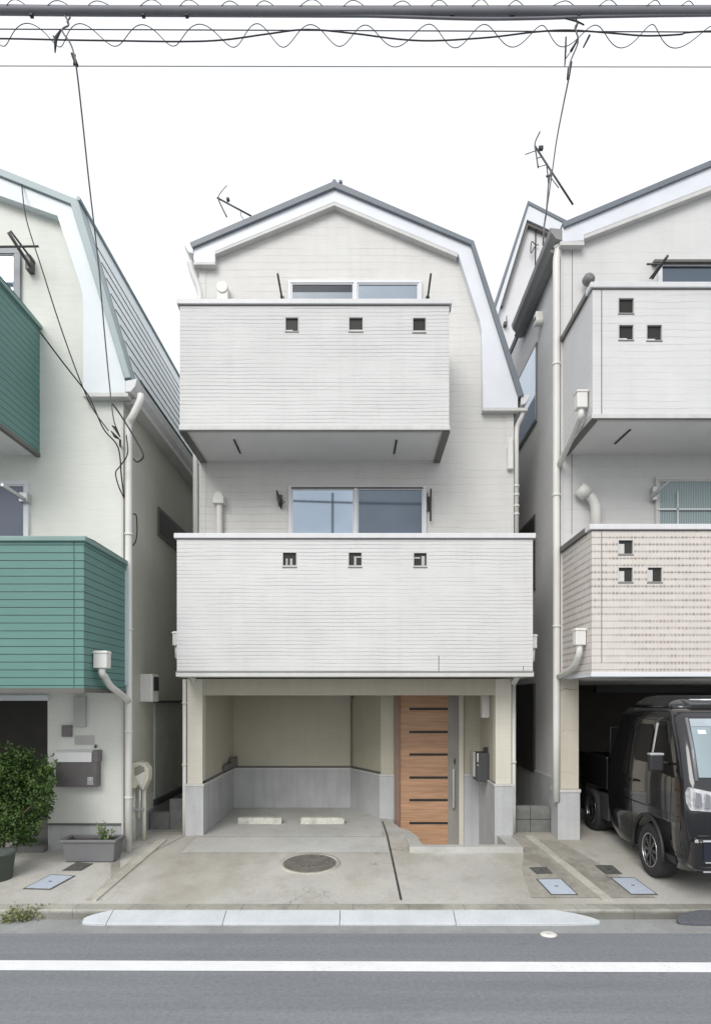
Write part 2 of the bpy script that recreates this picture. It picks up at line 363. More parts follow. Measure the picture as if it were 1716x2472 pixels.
# ------------------------------------------------------------------ setting: ground, road, kerb, forecourt
g = MB(); g.face([(-400, -400, -0.16), (400, -400, -0.16), (400, 600, -0.16), (-400, 600, -0.16)]); struct('ground', g, m_ground)
YG0, YG1 = 6.66, 7.08
g = MB(); g.box(-60, 60, -30, YG0, -0.15, 0.0); struct('road', g, m_road)
g = MB(); g.box(-60, 60, YG0, YG1, -0.15, 0.002); struct('gutter_strip', g, m_gutter)
def road_y(py): return H * F / (py - CY)
g = MB(); ya0, ya1, yb0, yb1 = road_y(2345), road_y(2320), road_y(2352), road_y(2328)
g.face([(-60, ya0 + .06 * 12, 0.004), (60, yb0 - .05 * 12, 0.004), (60, yb1 - .05 * 12, 0.004), (-60, ya1 + .06 * 12, 0.004)])
# keep it nearly parallel to the kerb, as in the street
g = MB(); g.face([(-60, 6.05, 0.004), (-3.2, 5.745, 0.004), (3.2, 5.70, 0.004), (60, 5.35, 0.004), (60, 5.57, 0.004), (3.2, 5.915, 0.004), (-3.2, 5.965, 0.004), (-60, 6.27, 0.004)])
struct('road_marking', g, m_paint)
# kerb
g = MB()
xs = [-60] + [-6.1 + 0.6 * i for i in range(22)] + [60]
for i in range(len(xs) - 1):
    a, b = xs[i] + 0.002, xs[i + 1] - 0.002
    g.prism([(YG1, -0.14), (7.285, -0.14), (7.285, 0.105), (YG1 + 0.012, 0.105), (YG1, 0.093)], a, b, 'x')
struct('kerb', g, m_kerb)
# forecourt: one sloping slab with the entrance pit cut out of it
g = MB()
def slab(x0, x1, y0, y1):
    cuts = sorted({y0, y1} | {c for c in (7.30, 9.8, 15.8) if y0 < c < y1})
    nx = 1
    for a, b in zip(cuts, cuts[1:]):
        zz = lambda y: 0.105 + (y - 7.30) * 0.0965 if y <= 9.8 else gz(y)
        g.face([(x0, a, zz(a)), (x1, a, zz(a)), (x1, b, zz(b)), (x0, b, zz(b))])
PX0, PX1, PY0, PY1 = 0.40, 2.05, 9.07, 11.2
slab(-60, PX0, 7.285, 24); slab(PX0, PX1, 7.285, PY0); slab(PX1, 60, 7.285, 24); slab(PX0, PX1, PY1, 24)
zz = lambda p: (p[0], p[1], 0.105 + (p[1] - 7.30) * 0.0965 if p[1] <= 9.8 else gz(p[1]))
g.face([zz(p) for p in ((PX0, 9.07), (0.72, 9.07), (0.72, 9.6), (0.55, 9.8), (PX0, 9.8))])
g.face([zz(p) for p in ((PX0, 9.8), (0.55, 9.8), (0.42, 10.3), (PX0, 10.4))])
struct('forecourt', g, m_drive)
# paler garage floor behind the construction joint
g = MB()
YJ = GP(600, 2021)[1]
def lay(mb, pts, lift=0.004):
    mb.face([(p[0], p[1], gz(p[1]) + lift) for p in pts])
yj2 = GP(600, 2060)[1]
lay(g, [(-2.40, YJ + 0.006), (0.29, YJ + 0.006), (0.30, 9.8), (-2.40, 9.8)])
lay(g, [(-2.40, 9.8), (0.30, 9.8), (0.29, 11.1), (-0.19, 12.13), (-2.36, 12.13)])
lay(g, [(-2.46, yj2), (0.36, yj2), (0.335, YJ - 0.006), (-2.42, YJ - 0.006)])
struct('garage_floor', g, m_gfloor)
g = MB(); pa, pb = GP(921, 1984), GP(968, 2174)
lay(g, [(pb[0] - .012, pb[1]), (pb[0] + .012, pb[1]), (0.375, 9.8), (0.353, 9.8)], 0.006); lay(g, [(0.353, 9.8), (0.375, 9.8), (0.335, pa[1]), (0.315, pa[1])], 0.006)

struct('expansion_joint', g, m_dark)
g = MB()
for (a, b) in ((7.36, 8.1), (8.105, 8.8), (8.805, 9.55)):
    t0, t1 = (a - 7.4) / 1.6, (b - 7.4) / 1.6
    xa, xb = -3.075 + 0.10 * t0, -3.075 + 0.10 * t1
    g.poly([(xa, a, gz(a)), (xa + .125, a, gz(a)), (xb + .125, b, gz(b)), (xb, b, gz(b)), (xa, a, gz(a) + .02), (xa + .125, a, gz(a) + .02), (xb + .125, b, gz(b) + .02), (xb, b, gz(b) + .02)],
           [(0, 1, 2, 3), (4, 5, 6, 7), (0, 1, 5, 4), (1, 2, 6, 5), (2, 3, 7, 6), (3, 0, 4, 7)])
for (a, b) in ((7.37, 8.15), (8.155, 8.95), (8.955, 9.72)):
    xf = lambda y: 2.665 - (y - 7.37) * 0.12
    g.poly([(xf(a), a, gz(a)), (xf(a) + .115, a, gz(a)), (xf(b) + .115, b, gz(b)), (xf(b), b, gz(b)), (xf(a), a, gz(a) + .02), (xf(a) + .115, a, gz(a) + .02), (xf(b) + .115, b, gz(b) + .02), (xf(b), b, gz(b) + .02)],
           [(0, 1, 2, 3), (4, 5, 6, 7), (0, 1, 5, 4), (1, 2, 6, 5), (2, 3, 7, 6), (3, 0, 4, 7)])
struct('boundary_strip', g, m_strip)
# rougher mortar beside the strips
g = MB()
lay(g, [(2.2, 9.79), (2.19, 9.0), (2.0, 8.3), (1.9, 7.45), (2.655, 7.45), (2.38, 9.79)], 0.005)
lay(g, [(2.78, 7.45), (3.3, 7.45), (3.05, 8.6), (2.82, 9.5), (2.54, 9.6)], 0.005)
lay(g, [(-3.30, 8.7), (-3.04, 8.0), (-2.89, 8.9), (-2.62, 9.75), (-2.65, 10.1), (-3.2, 10.1)], 0.005)
struct('mortar_patch', g, m_rough)
# entrance kerb, standing round the sunken entrance
LIPZ = 0.353
def LP(px, py): 
    Y = (H - LIPZ) * F / (py - CY); return (X(px, Y), Y)
outer = [LP(921, 1974), LP(925, 1988), LP(934, 2004), LP(955, 2012), LP(976, 2021), LP(985, 2032), (0.64, 9.0)]
inner = [(0.84, 9.14), LP(1016, 2036), LP(1008, 2020), LP(988, 2006), LP(965, 1999), LP(951, 1988), (0.50, 11.12)]
g = MB(); g.prism([(0.32, 11.12)] + outer[1:] + [(2.18, 9.0), (2.18, 9.79), (1.985, 9.79), (1.985, 9.14)] + inner, -0.14, LIPZ, 'z')
struct('entrance_kerb', g, concrete('entrance_kerb_concrete', (0.56, 0.56, 0.535), (0.40, 0.38, 0.33), 0.3, scale=2))
g = MB(); g.face([(0.3, 9.0, -0.10), (2.1, 9.0, -0.10), (2.1, 11.3, -0.10), (0.3, 11.3, -0.10)])
struct('entrance_floor', g, m_plinth)

# ------------------------------------------------------------------ things on the ground
def plate(name, pxs, mat, label, cat, group, rim=None):
    pts = [GP(*p) for p in pxs]; mb = MB()
    lo = [(p[0], p[1], p[2] + 0.001) for p in pts]; hi = [(p[0], p[1], p[2] + 0.012) for p in pts]
    mb.poly(lo + hi, [(0, 1, 2, 3), (4, 5, 6, 7), (0, 1, 5, 4), (1, 2, 6, 5), (2, 3, 7, 6), (3, 0, 4, 7)])
    o = thing(name, mb, mat, label, cat, group)
    c = sum((Vector(h) for h in hi), Vector()) / 4; f = MB()
    ou = [c + (Vector(h) - c) * 1.13 for h in hi]; iu = [c + (Vector(h) - c) * 1.02 for h in hi]
    for i in range(4):
        j = (i + 1) % 4; dz = Vector((0, 0, -0.004))
        f.face([ou[i] + dz, ou[j] + dz, iu[j] + dz, iu[i] + dz]); f.face([ou[i] + dz, ou[j] + dz, ou[j] - Vector((0, 0, .012)), ou[i] - Vector((0, 0, .012))])
    f.build('frame', m_grate, o)
    k = MB(); k.box(c.x - 0.02, c.x + 0.02, c.y - 0.008, c.y + 0.008, c.z - 0.002, c.z + 0.004); k.build('lift_slot', m_dark, o)
    return o
plate('water_meter_lid', [(62.6, 2146), (121.8, 2147.6), (175.7, 2118), (123.5, 2114.6)], m_lid, 'pale blue meter lid on the concrete in front of the grey planter trough', 'meter lid', 'pale blue meter lids')
B2 = lambda x, y: (858 + x / 1.86, 2050 + y / 1.86)
plate('water_meter_lid', [B2(880, 205), B2(990, 206), B2(920, 140), B2(820, 142)], m_lid, 'pale speckled meter lid between the entrance kerb and the diagonal concrete strip', 'meter lid', 'pale blue meter lids')
plate('water_meter_lid', [B2(1238, 204), B2(1345, 204), B2(1250, 135), B2(1152, 135)], m_lid, 'smooth pale blue meter lid nearest the black truck', 'meter lid', 'pale blue meter lids')
B1 = lambda x, y: (x / 2.874, 1450 + y / 2.874)
plate('drain_lid', [B1(445, 1875), B1(560, 1875), B1(635, 1832), B1(530, 1825)], m_grate, 'dark iron drain lid just below the grey planter trough', 'drain lid', 'dark iron drain lids')
plate('drain_lid', [B2(815, 114), B2(880, 112), B2(855, 85), B2(785, 88)], m_grate, 'dark iron drain lid near the corner of the entrance kerb', 'drain lid', 'dark iron drain lids')
plate('drain_lid', [B2(1125, 115), B2(1190, 112), B2(1150, 78), B2(1080, 78)], m_grate, 'dark iron drain lid beside the front wheel of the black truck', 'drain lid', 'dark iron drain lids')
# manhole
mx, my, mz = GP(748, 2085.5); sl = math.atan(0.0965)
def tilt(mb, c):
    mt = Matrix.Translation(c) @ Matrix.Rotation(sl, 4, 'X') @ Matrix.Translation(-Vector(c)); mb.v = [tuple(mt @ Vector(v)) for v in mb.v]
mb = MB(); mb.cyl((mx, my, mz - 0.01), 0.335, 0.022, n=48)
for r_ in (0.09, 0.16, 0.23, 0.295): mb.lathe([(0.010, r_), (0.016, r_ + .006), (0.016, r_ + .016), (0.010, r_ + .022)], (mx, my, mz), 'z', 48)
for k in range(12):
    a = k * math.pi / 6; mb.tube([(mx + .1 * math.cos(a), my + .1 * math.sin(a), mz + .012), (mx + .3 * math.cos(a), my + .3 * math.sin(a), mz + .012)], 0.006, 4)
tilt(mb, (mx, my, mz)); mh = thing('manhole_cover', mb, m_manhole, 'round worn brown iron manhole cover in the middle of the concrete forecourt', 'manhole cover')
mb = MB(); mb.lathe([(-0.01, 0.34), (0.009, 0.34), (0.009, 0.395), (-0.01, 0.395)], (mx, my, mz), 'z', 48); tilt(mb, (mx, my, mz)); mb.build('rim', m_strip, mh)
# wheel stops
def wheel_stop(x0, x1, label):
    y, z = 10.6, gz(10.6)
    mb = MB(); mb.prism([(y, z), (y + .17, z), (y + .145, z + .10), (y + .03, z + .10)], x0, x1, 'x')
    thing('wheel_stop', mb, m_stop, label, 'wheel stop', 'concrete wheel stops in the open garage', bevel=0.008)
wheel_stop(-2.0, -1.295, 'mottled concrete wheel stop in the garage, the one farther from the wooden door')
wheel_stop(-0.99, -0.285, 'clean pale concrete wheel stop in the garage, the one nearer the wooden door')
mb = MB(); mb.face([(-1.30, 10.45, gz(10.45) + .006), (-0.97, 10.45, gz(10.45) + .006), (-0.97, 10.8, gz(10.8) + .006), (-1.30, 10.8, gz(10.8) + .006)])
# kerb ramps
def ramp(x0, x1, label, taper=None, mat=None, name='kerb_ramp'):
    y0, y1, n = 6.87, 7.075, 22; mb = MB(); st = []
    for i in range(n + 1):
        u = i / n; u = u * u if taper == 'l' else 1 - (1 - u) ** 2 if taper == 'r' else u; x = x0 + (x1 - x0) * u; k = 1.0
        if taper == 'l': d = min(1, (x - x0) / 0.27)
        elif taper == 'r': d = min(1, (x1 - x) / 0.42)
        else: d = 1
        k = math.sqrt(max(0, 1 - (1 - d) ** 2))
        yf = y1 - (y1 - y0) * (0.30 + 0.70 * k) if d < 1 else y0
        if taper == 'r' and d < 1: yb = y0 + (y1 - y0) * (0.30 + 0.70 * max(0.0, min(1, d)) ** .6)
        elif taper == 'l' and d < 1: yb = y0 + (y1 - y0) * (0.45 + 0.55 * max(0.0, d) ** .6)
        else: yb = y1
        if taper in ('l', 'r') and d < 1: yf = y0 + (1 - k) * 0.06
        hb = 0.105 * (yb - y0) / (y1 - y0); st.append((x, yf, yb, hb))
    vs = []
    for (x, yf, yb, hb) in st: vs += [(x, yf, 0.003), (x, yf, 0.024), (x, yf + 0.012, 0.032), (x, yb, max(hb, 0.034)), (x, yb, 0.003)]
    fs = [(i * 5 + k, i * 5 + (k + 1) % 5, i * 5 + 5 + (k + 1) % 5, i * 5 + 5 + k) for i in range(n) for k in range(5)]
    fs += [(0, 1, 2, 3, 4), tuple(n * 5 + k for k in range(5))]
    mb.poly(vs, fs); o = thing(name, mb, mat or m_ramp, label, 'kerb ramp', 'moulded ramps along the kerb', bevel=0.004)
    return o
ramp(-2.93, -2.662, 'short rounded white end piece of the kerb ramp, nearest the weeds', 'l')
ramp(-2.656, -1.455, 'white kerb ramp section next to the rounded end piece near the weeds')
ramp(-1.449, -0.241, 'white kerb ramp section straight in front of the manhole cover')
ramp(-0.235, 0.966, 'white kerb ramp section in front of the dark forecourt joint line')
ramp(0.972, 2.48, 'long white kerb ramp section with a rounded end, behind the round road stud', 'r')
ramp(3.30, 4.5, 'dark grey rubber kerb ramp in front of the black truck', 'l', asphalt('dark_rubber', (0.10, 0.105, 0.12)))
# road stud
sx, sy = X(1324, 6.62), 6.62
mb = MB(); mb.lathe([(0.0, 0.001), (0.0, 0.085), (0.008, 0.080), (0.018, 0.05), (0.022, 0.001)], (sx, sy, 0.001), 'z', 28)
thing('road_stud', mb, m_stud, 'small round cream road stud on the gutter in front of the white ramp', 'road stud')

# ------------------------------------------------------------------ common house pieces
def window(house, x0, x1, z0, z1, yw, mull, panes, frame_mat=None, name='window', w=0.045):
    f = MB(); rect_frame(f, x0, x1, z0, z1, yw - 0.05, yw + 0.02, w)
    for (a, b) in mull: f.box(a, b, yw - 0.062, yw + 0.02, z0 + w, z1 - w)
    fo = f.build(name, frame_mat or m_frame, house, bevel=0.004)
    edges = [x0 + w] + [c for ab in mull for c in ab] + [x1 - w]
    for i, pm in enumerate(panes):
        a, b = edges[2 * i], edges[2 * i + 1]; p = MB(); s = 0.022
        sf = MB(); rect_frame(sf, a, b, z0 + w, z1 - w, yw - 0.036, yw - 0.004, s); sf.build('sash', m_bronze if False else (frame_mat or m_frame), fo)
        p.box(a + s, b - s, yw - 0.024 + 0.006 * i, yw - 0.014 + 0.006 * i, z0 + w + s, z1 - w - s); p.build('pane', pm, fo)
    return fo
def hole_fit(balcony, h, y0, t, style):
    """frame, smoked pane and the pale pieces seen through one square peephole"""
    a, b, c, d = h; f = MB(); rect_frame(f, a + .001, b - .001, c + .001, d - .001, y0 - 0.004, y0 + 0.05, 0.011)
    fo = f.build('peephole_frame', m_trim, balcony)
    p = MB(); p.box(a + .012, b - .012, y0 + 0.030, y0 + 0.038, c + .012, d - .012); p.build('peephole_pane', m_glassdark, balcony)
    w_ = b - a; k = MB()
    if style == 'sill': k.box(a + .012, a + .012 + w_ * .5, y0 + .006, y0 + .030, c + .012, c + .032)
    elif style == 'wide': k.box(a + .012, b - .012, y0 + .004, y0 + .030, c + .012, c + .034)
    elif style == 'pi':
        k.box(a + w_ * .24, a + w_ * .36, y0 + .020, y0 + .030, c + .035, d - .09); k.box(a + w_ * .52, a + w_ * .68, y0 + .020, y0 + .030, c + .035, d - .09); k.box(a + .012, b - .012, y0 + .004, y0 + .029, c + .012, c + .034)
    elif style == 'tee':
        k.box(a + w_ * .42, a + w_ * .58, y0 + .020, y0 + .030, c + .035, d - .06); k.box(a + w_ * .59, b - .014, y0 + .020, y0 + .030, d - .08, d - .06); k.box(a + .012, b - .012, y0 + .004, y0 + .029, c + .012, c + .032)
    elif style == 'bar':
        k.box(a + w_ * .60, a + w_ * .82, y0 + .020, y0 + .030, c + .03, d - .05); k.box(a + w_ * .08, a + w_ * .5, y0 + .020, y0 + .030, d - .085, d - .065); k.box(a + .012, b - .012, y0 + .004, y0 + .029, c + .012, c + .028)
    elif style == 'half': k.box(a + .012, a + w_ * .43, y0 + .012, y0 + .030, c + .02, d - w_ * .28)
    elif style == 'half2': k.box(a + .012, a + w_ * .38, y0 + .012, y0 + .030, c + .02, d - .04)
    if k.v: k.build('peephole_trim', m_trim if style in ('sill', 'wide', 'half', 'half2') else m_beigebox, balcony)
    e = MB(); e.box(a + .001, b - .001, y0 - .006, y0 + .002, c - .008, c + .006); e.build('peephole_shade_edge', m_bronze, balcony)  # dark line imitating the shadow along the bottom of the opening
def balcony(house, x0, x1, zb, zt, y0, yw, holes, m_side, m_captop, trim, m_trimm, t=0.13, name='balcony', styles=('sill',) * 3, soffit_slots=(), side_cap=None):
    zc = zt - 0.07
    w = MB(); holed(w, x0, x1, zb + trim, zc, y0, y0 + t, holes)
    w.box(x0, x0 + t, y0 + t, yw, zb + trim, zc); w.box(x1 - t, x1, y0 + t, yw, zb + trim, zc)
    b = w.build(name, m_side, house)
    c = MB(); e = 0.035
    c.box(x0 - e, x1 + e, y0 - e, y0 + t + e, zc, zt); c.box(x1 - t - e, x1 + e, y0 + t + e, yw, zc, zt)
    if side_cap:
        sc_ = MB(); sc_.box(x0 - e, x0 + t + e, y0 + t + e, yw, zc - .004, zt - .004); sc_.build('side_cap_rail', side_cap, b)
    else: c.box(x0 - e, x0 + t + e, y0 + t + e, yw, zc, zt)
    c.build('cap_rail', m_captop, b, bevel=0.008)
    s = MB(); s.box(x0 - .012, x1 + .012, y0 - .012, y0 + .10, zb, zb + trim); s.box(x0 - .012, x0 + .10, y0 + .10, yw, zb, zb + trim); s.box(x1 - .10, x1 + .012, y0 + .10, yw, zb, zb + trim)
    s.build('bottom_trim', m_trimm, b, bevel=0.004)
    k = MB(); k.box(x0 + .10, x1 - .10, y0 + .10, yw, zb + 0.012, zb + 0.18); k.build('floor_slab', m_soffit, b)
    if soffit_slots:
        k = MB()
        for (p, q) in soffit_slots:
            d = Vector((q[0] - p[0], q[1] - p[1], 0)); nrm = Vector((-d.y, d.x, 0)).normalized() * 0.013
            zs = zb + 0.010
            k.poly([(p[0] + nrm.x, p[1] + nrm.y, zs), (q[0] + nrm.x, q[1] + nrm.y, zs), (q[0] - nrm.x, q[1] - nrm.y, zs), (p[0] - nrm.x, p[1] - nrm.y, zs),
                    (p[0] + nrm.x, p[1] + nrm.y, zs - .012), (q[0] + nrm.x, q[1] + nrm.y, zs - .012), (q[0] - nrm.x, q[1] - nrm.y, zs - .012), (p[0] - nrm.x, p[1] - nrm.y, zs - .012)],
                   [(0, 1, 2, 3), (4, 5, 6, 7), (0, 1, 5, 4), (1, 2, 6, 5), (2, 3, 7, 6), (3, 0, 4, 7)])
        k.build('soffit_vent', m_dark, b)
    for h, st in zip(holes, styles): hole_fit(b, h, y0, t, st)
    q = MB(); q.box(x0 - .006, x1 + .006, y0 - .006, y0 + .02, zc - .013, zc - .0005)  # dark strips standing in for the shadow line under the cap rail
    q.box(x0 - .006, x0 + .02, y0 + .02, yw, zc - .013, zc - .0005); q.box(x1 - .02, x1 + .006, y0 + .02, yw, zc - .013, zc - .0005); q.build('cap_shade_strip', m_bronze, b)
    return b
def hopper(house, x, y, z, drop, foot, mat=None, w=0.16, h=0.22, d=0.14):
    """white rain-water box with its outlet pipe"""
    b = MB(); b.box(x - w / 2, x + w / 2, y - d, y, z - h, z); b.box(x - w / 2 - .012, x + w / 2 + .012, y - d - .012, y, z - 0.035, z - 0.012)
    o = b.build('rain_hopper', mat or m_plast, house, bevel=0.01)
    if foot:
        p = MB(); p.tube(curve([(x, y - d / 2, z - h + .01), (x, y - d / 2, z - h - drop * 0.5)] + foot, 5), 0.042, 10); p.build('outlet_pipe', mat or m_plast, o)
    return o
def downpipe(house, pts, r=0.036, mat=None, clips=()):
    p = MB(); p.tube(pts, r, 12)
    for z in clips: p.cyl((pts[-1][0], pts[-1][1], z), r + 0.009, 0.03, 'z', 12)
    return p.build('downpipe', mat or m_plast, house)
def band(outer, inner): return list(outer) + list(reversed(inner))
def XZ(pts, Y): return [(X(a, Y), Z(b, Y)) for a, b in pts]

# ------------------------------------------------------------------ the white house in the middle
YW, YB, YP = 10.36, 9.14, 9.80                    # upper wall, balcony fronts, pillars
house = empty('white_house', (0, 10.4, 0.35), 'narrow white three-storey house with two wide white balconies over an open garage', 'house')
XL, XR = X(481.5, YW), X(1238.5, YW)
wl = MB(); wl.prism([(XL, 2.662), (XR, 2.662), (XR, Z(955, YW))] + XZ([(1122, 596), (807, 468), (474, 600)], YW)[0:2] + [(XL, Z(606, YW))], YW, 19.0, 'y')
wall = wl.build('wall', m_wall, house)
# vertical cladding joints (thin proud cover strips)
for (px, a, b) in ((500, 1118, 1224), (1019.5, 588, 640), (1028, 1118, 1170), (1213, 995, 1020)):
    cj = MB(); cj.box(X(px, YW) - .006, X(px, YW) + .006, YW - .003, YW + .01, Z(b, YW), Z(a, YW)); cj.build('cladding_joint', m_trim, wall)
# corner boards
cb = MB(); cb.box(XR - 0.11, XR + 0.006, YW - 0.008, YW + 0.1, 2.67, Z(985, YW)); cb.build('corner_trim', m_wall, house); cb = MB(); cb.box(XL - 0.006, XL + 0.10, YW - 0.008, YW + 0.1, 4.0, Z(632, YW)); cb.build('corner_trim', m_wall, house)
YF = 10.24
rf = MB(); rf.prism(band(XZ([(458, 584), (807, 435), (1144, 580), (1265, 953)], YF - .05), XZ([(464, 596), (807, 451), (1137, 589), (1252, 957)], YF - .05)), YF - .05, 19.1, 'y')
roof = rf.build('roof', m_roof, house, bevel=0.006)
rc = MB(); rc.tube([(X(807, YF), YF + .02, Z(434, YF)), (X(807, YF), 19.0, Z(434, YF))], 0.035, 6); rc.box(X(818, 10.6) , X(826, 10.6), 10.6, 10.7, Z(438, 10.6), Z(433, 10.6)); rc.build('ridge_cap', m_roof, roof)
fs = MB(); fs.prism(band(XZ([(467, 593), (807, 450.5), (1137, 589), (1250, 940), (1250, 984)], YF), XZ([(467, 626), (470, 632), (519, 632), (519, 606), (807, 486), (1105.6, 611), (1126, 673), (1148, 742), (1158, 772), (1163, 800), (1165.6, 984)], YF)), YF, YW + .01, 'y')
fas = fs.build('fascia', m_white, house, bevel=0.004)
ft = MB(); ft.prism(band(XZ([(519, 606), (807, 486), (1105.6, 611)], YF), XZ([(519, 612), (807, 494), (1104, 619)], YF)), YF + .004, YW, 'y')
ft.build('edge_trim', m_trim, fas)
for q in ((1165, 1273, 991, 984), (467, 519, 638, 632)):
    ft = MB(); ft.box(X(q[0], YF), X(q[1], YF), YF - .004, YW, Z(q[2], YF), Z(q[3], YF)); ft.build('edge_trim', m_trim, fas)
# eaves gutters, left and right
for sgn, xe, ze in ((-1, X(467, YF), Z(590, YF)), (1, X(1257, YF), Z(955, YF))):
    a = xe; b = xe + sgn * 0.155
    gt = MB(); gt.prism([(a, ze), (b, ze + .012), (b - sgn * .02, ze - .035), (a + sgn * .07, ze - .13), (a, ze - .15)], YF - .02, 18.9, 'y'); gt.build('eaves_gutter', m_cap, house, bevel=0.006)
# down pipes
xl, xr = X(480, YW + .1), X(1246, YW)
downpipe(house, curve([(X(455, YF), YF + .08, Z(622, YF)), (X(462, YF), YF + .1, Z(650, YF)), (X(477, YF), YW + .0, Z(690, YF)), (X(479, YF), YW - .0, Z(720, YF))], 4) + [(X(479, YW), YW, Z(800, YW))], 0.05, m_plast)
downpipe(house, [(X(472, YW), YW - .0, Z(1040, YW)), (X(472, YW), YW - .0, Z(1110, YW)), (X(472, YW), YW - .0, Z(1310, YW))], 0.042)
downpipe(house, curve([(X(1266, YF), YF + .06, Z(985, YF)), (X(1262, YF), YF + .08, Z(1000, YF)), (X(1249, YW), YW + .02, Z(1028, YW)), (X(1247, YW), YW + .02, Z(1050, YW))], 4) + [(X(1247, YW), YW + .02, Z(1310, YW))], 0.037, m_plast, clips=[Z(v, YW) for v in (1175, 1196, 1223, 1243)])
downpipe(house, [(X(443.5, YP), YP + .05, Z(1640, YP)), (X(443.5, YP), YP + .05, Z(1930, YP)), (X(443.5, YP), YP + .05, gz(YP))], 0.032, m_plast, clips=[Z(1700, YP), Z(1850, YP)])
downpipe(house, [(X(1243, YP), YP + .12, Z(1642, YP)), (X(1243, YP), YP + .12, Z(1948, YP)), (X(1243, YP), YP + .12, gz(YP))], 0.040, m_plast, clips=[Z(1845, YP)])
# windows
def wz(py): return Z(py, YW)
window(house, X(696, YW), X(1017, YW), wz(765), wz(679), YW, [(X(854, YW), X(862, YW))], [glass('dark_slate_glass', (.05, .06, .075), .15, .15), m_glass3])
k = MB(); k.box(X(706, YW), X(851, YW), YW - .032, YW - .026, wz(735), wz(708)); k.build('pane_reflection_band', M('grey_blue_reflection', (.22, .265, .315), .25), house)  # lighter panel imitating a reflection low in the left pane
window(house, X(697, YW), X(1028, YW), wz(1345), wz(1174), YW, [(X(855, YW), X(862, YW))], [m_glass, m_glass2])
k = MB(); k.box(X(704, YW), X(1020, YW), YW - .056, YW - .045, wz(1182), wz(1178)); k.build('window_head_shade', m_bronze, house)  # dark strip standing for the shadow along the window top
# laundry brackets
def bracket(p, q, r=0.016, hook=True):
    k = MB(); k.tube([p, q], r, 6); k.box(p[0] - .03, p[0] + .03, p[1] - .01, p[1] + .03, p[2] - .05, p[2] + .05); k.build('laundry_bracket', m_steel, house)
bracket(P(681, 722, YW - .03), P(670, 660, YW - .42)); bracket(P(1032, 722, YW - .03), P(1040, 660, YW - .42))
k = MB(); k.tube([P(668, 1184, YW - .05), P(673, 1205, YW - .12), P(679, 1228, YW - .05)], [.012, .03, .012], 6); k.tube([P(672, 1200, YW - .05), P(688, 1212, YW - .2), P(676, 1218, YW - .05)], .01, 5); k.box(X(672, YW), X(682, YW), YW - .04, YW, wz(1222), wz(1196)); k.build('laundry_bracket', m_steel, house)
k = MB(); k.tube([P(1040, 1180, YW - .08), P(1039, 1258, YW - .08)], .014, 6); k.tube([P(1030, 1206, YW - .02), P(1040, 1216, YW - .08)], .01, 5); k.box(X(1029, YW), X(1037, YW), YW - .03, YW, wz(1235), wz(1200)); k.tube([P(1031, 1190, YW - .03), P(1036, 1232, YW - .05)], .008, 5); k.build('laundry_bracket', m_steel, house)
# vent hoods
k = MB(); cx = X(541, YW); k.cyl((cx, YW - .16, wz(706)), 0.09, 0.17, 'y', 20); k.box(cx - .085, cx + .085, YW - .14, YW, wz(735), wz(706)); k.build('vent_hood', m_plast, house, bevel=.01)
k = MB(); cx = X(532, YW); k.tube([(cx, YW - .08, wz(1310)), (cx, YW - .08, wz(1218))], 0.052, 14); k.box(cx - .085, cx + .085, YW - .17, YW, wz(1222), wz(1207)); k.prism([(cx - .085, wz(1207)), (cx + .085, wz(1207)), (cx + .045, wz(1196)), (cx, wz(1193)), (cx - .045, wz(1196))], YW - .17, YW, 'y'); k.build('vent_pipe', m_plast, house, bevel=.008)
# AC duct cover on the right
k = MB(); k.box(X(1223, YW), X(1236, YW), YW - .09, YW, wz(1136), wz(1082)); k.prism([(X(1225, YW), wz(1082)), (X(1236, YW), wz(1082)), (X(1236, YW), wz(1057)), (X(1231, YW), wz(1060)), (X(1226, YW), wz(1070))], YW - .07, YW, 'y'); k.build('duct_cover', m_plast, house, bevel=.01)
# balconies
hu = [(X(687.5, YB), X(721.5, YB), Z(801, YB), Z(764, YB)), (X(841, YB), X(877, YB), Z(801, YB), Z(764, YB)), (X(995, YB), X(1029, YB), Z(803, YB), Z(765, YB))]
hl = [(X(681, YB), X(717, YB), Z(1370, YB), Z(1332, YB)), (X(840, YB), X(874.5, YB), Z(1370, YB), Z(1332, YB)), (X(997, YB), X(1031.5, YB), Z(1370, YB), Z(1333, YB))]
zbu = Z(1038, YB)
def SP(px, py, zb):                                  # a point on a level underside
    Y = (zb - H) * F / (CY - py); return (X(px, Y), Y)
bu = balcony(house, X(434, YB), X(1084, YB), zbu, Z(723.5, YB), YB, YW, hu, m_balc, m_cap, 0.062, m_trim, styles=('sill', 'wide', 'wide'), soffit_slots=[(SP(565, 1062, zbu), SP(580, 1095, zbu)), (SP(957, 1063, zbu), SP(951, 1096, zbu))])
ds = MB(); ds.box(X(1084, YB) - .08, X(1084, YB) + .016, YB + .02, YW, zbu - .02, zbu - .001); ds.box(X(434, YB) - .016, X(434, YB) + .08, YB + .02, YW, zbu - .02, zbu - .001); ds.box(X(434, YB), X(1084, YB), YB + .0, YB + .02, zbu - .012, zbu - .001); ds.build('drip_edge', m_bronze, bu)
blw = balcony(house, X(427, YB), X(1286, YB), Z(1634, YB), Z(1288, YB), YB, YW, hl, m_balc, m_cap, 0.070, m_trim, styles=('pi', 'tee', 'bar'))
ds = MB(); ds.box(X(427, YB), X(1286, YB), YB - .016, YB - .003, Z(1624, YB), Z(1621, YB)); ds.build('drip_edge', m_bronze, blw)
j = MB(); j.box(X(1059, YB) - .005, X(1059, YB) + .005, YB - .002, YB + .01, Z(1621, YB), Z(1583, YB)); j.build('cladding_joint', m_bronze, blw); j = MB(); j.box(X(1263, YB) - .004, X(1263, YB) + .004, YB - .002, YB + .01, Z(1620, YB), Z(1608, YB)); j.build('cladding_joint', m_bronze, blw)
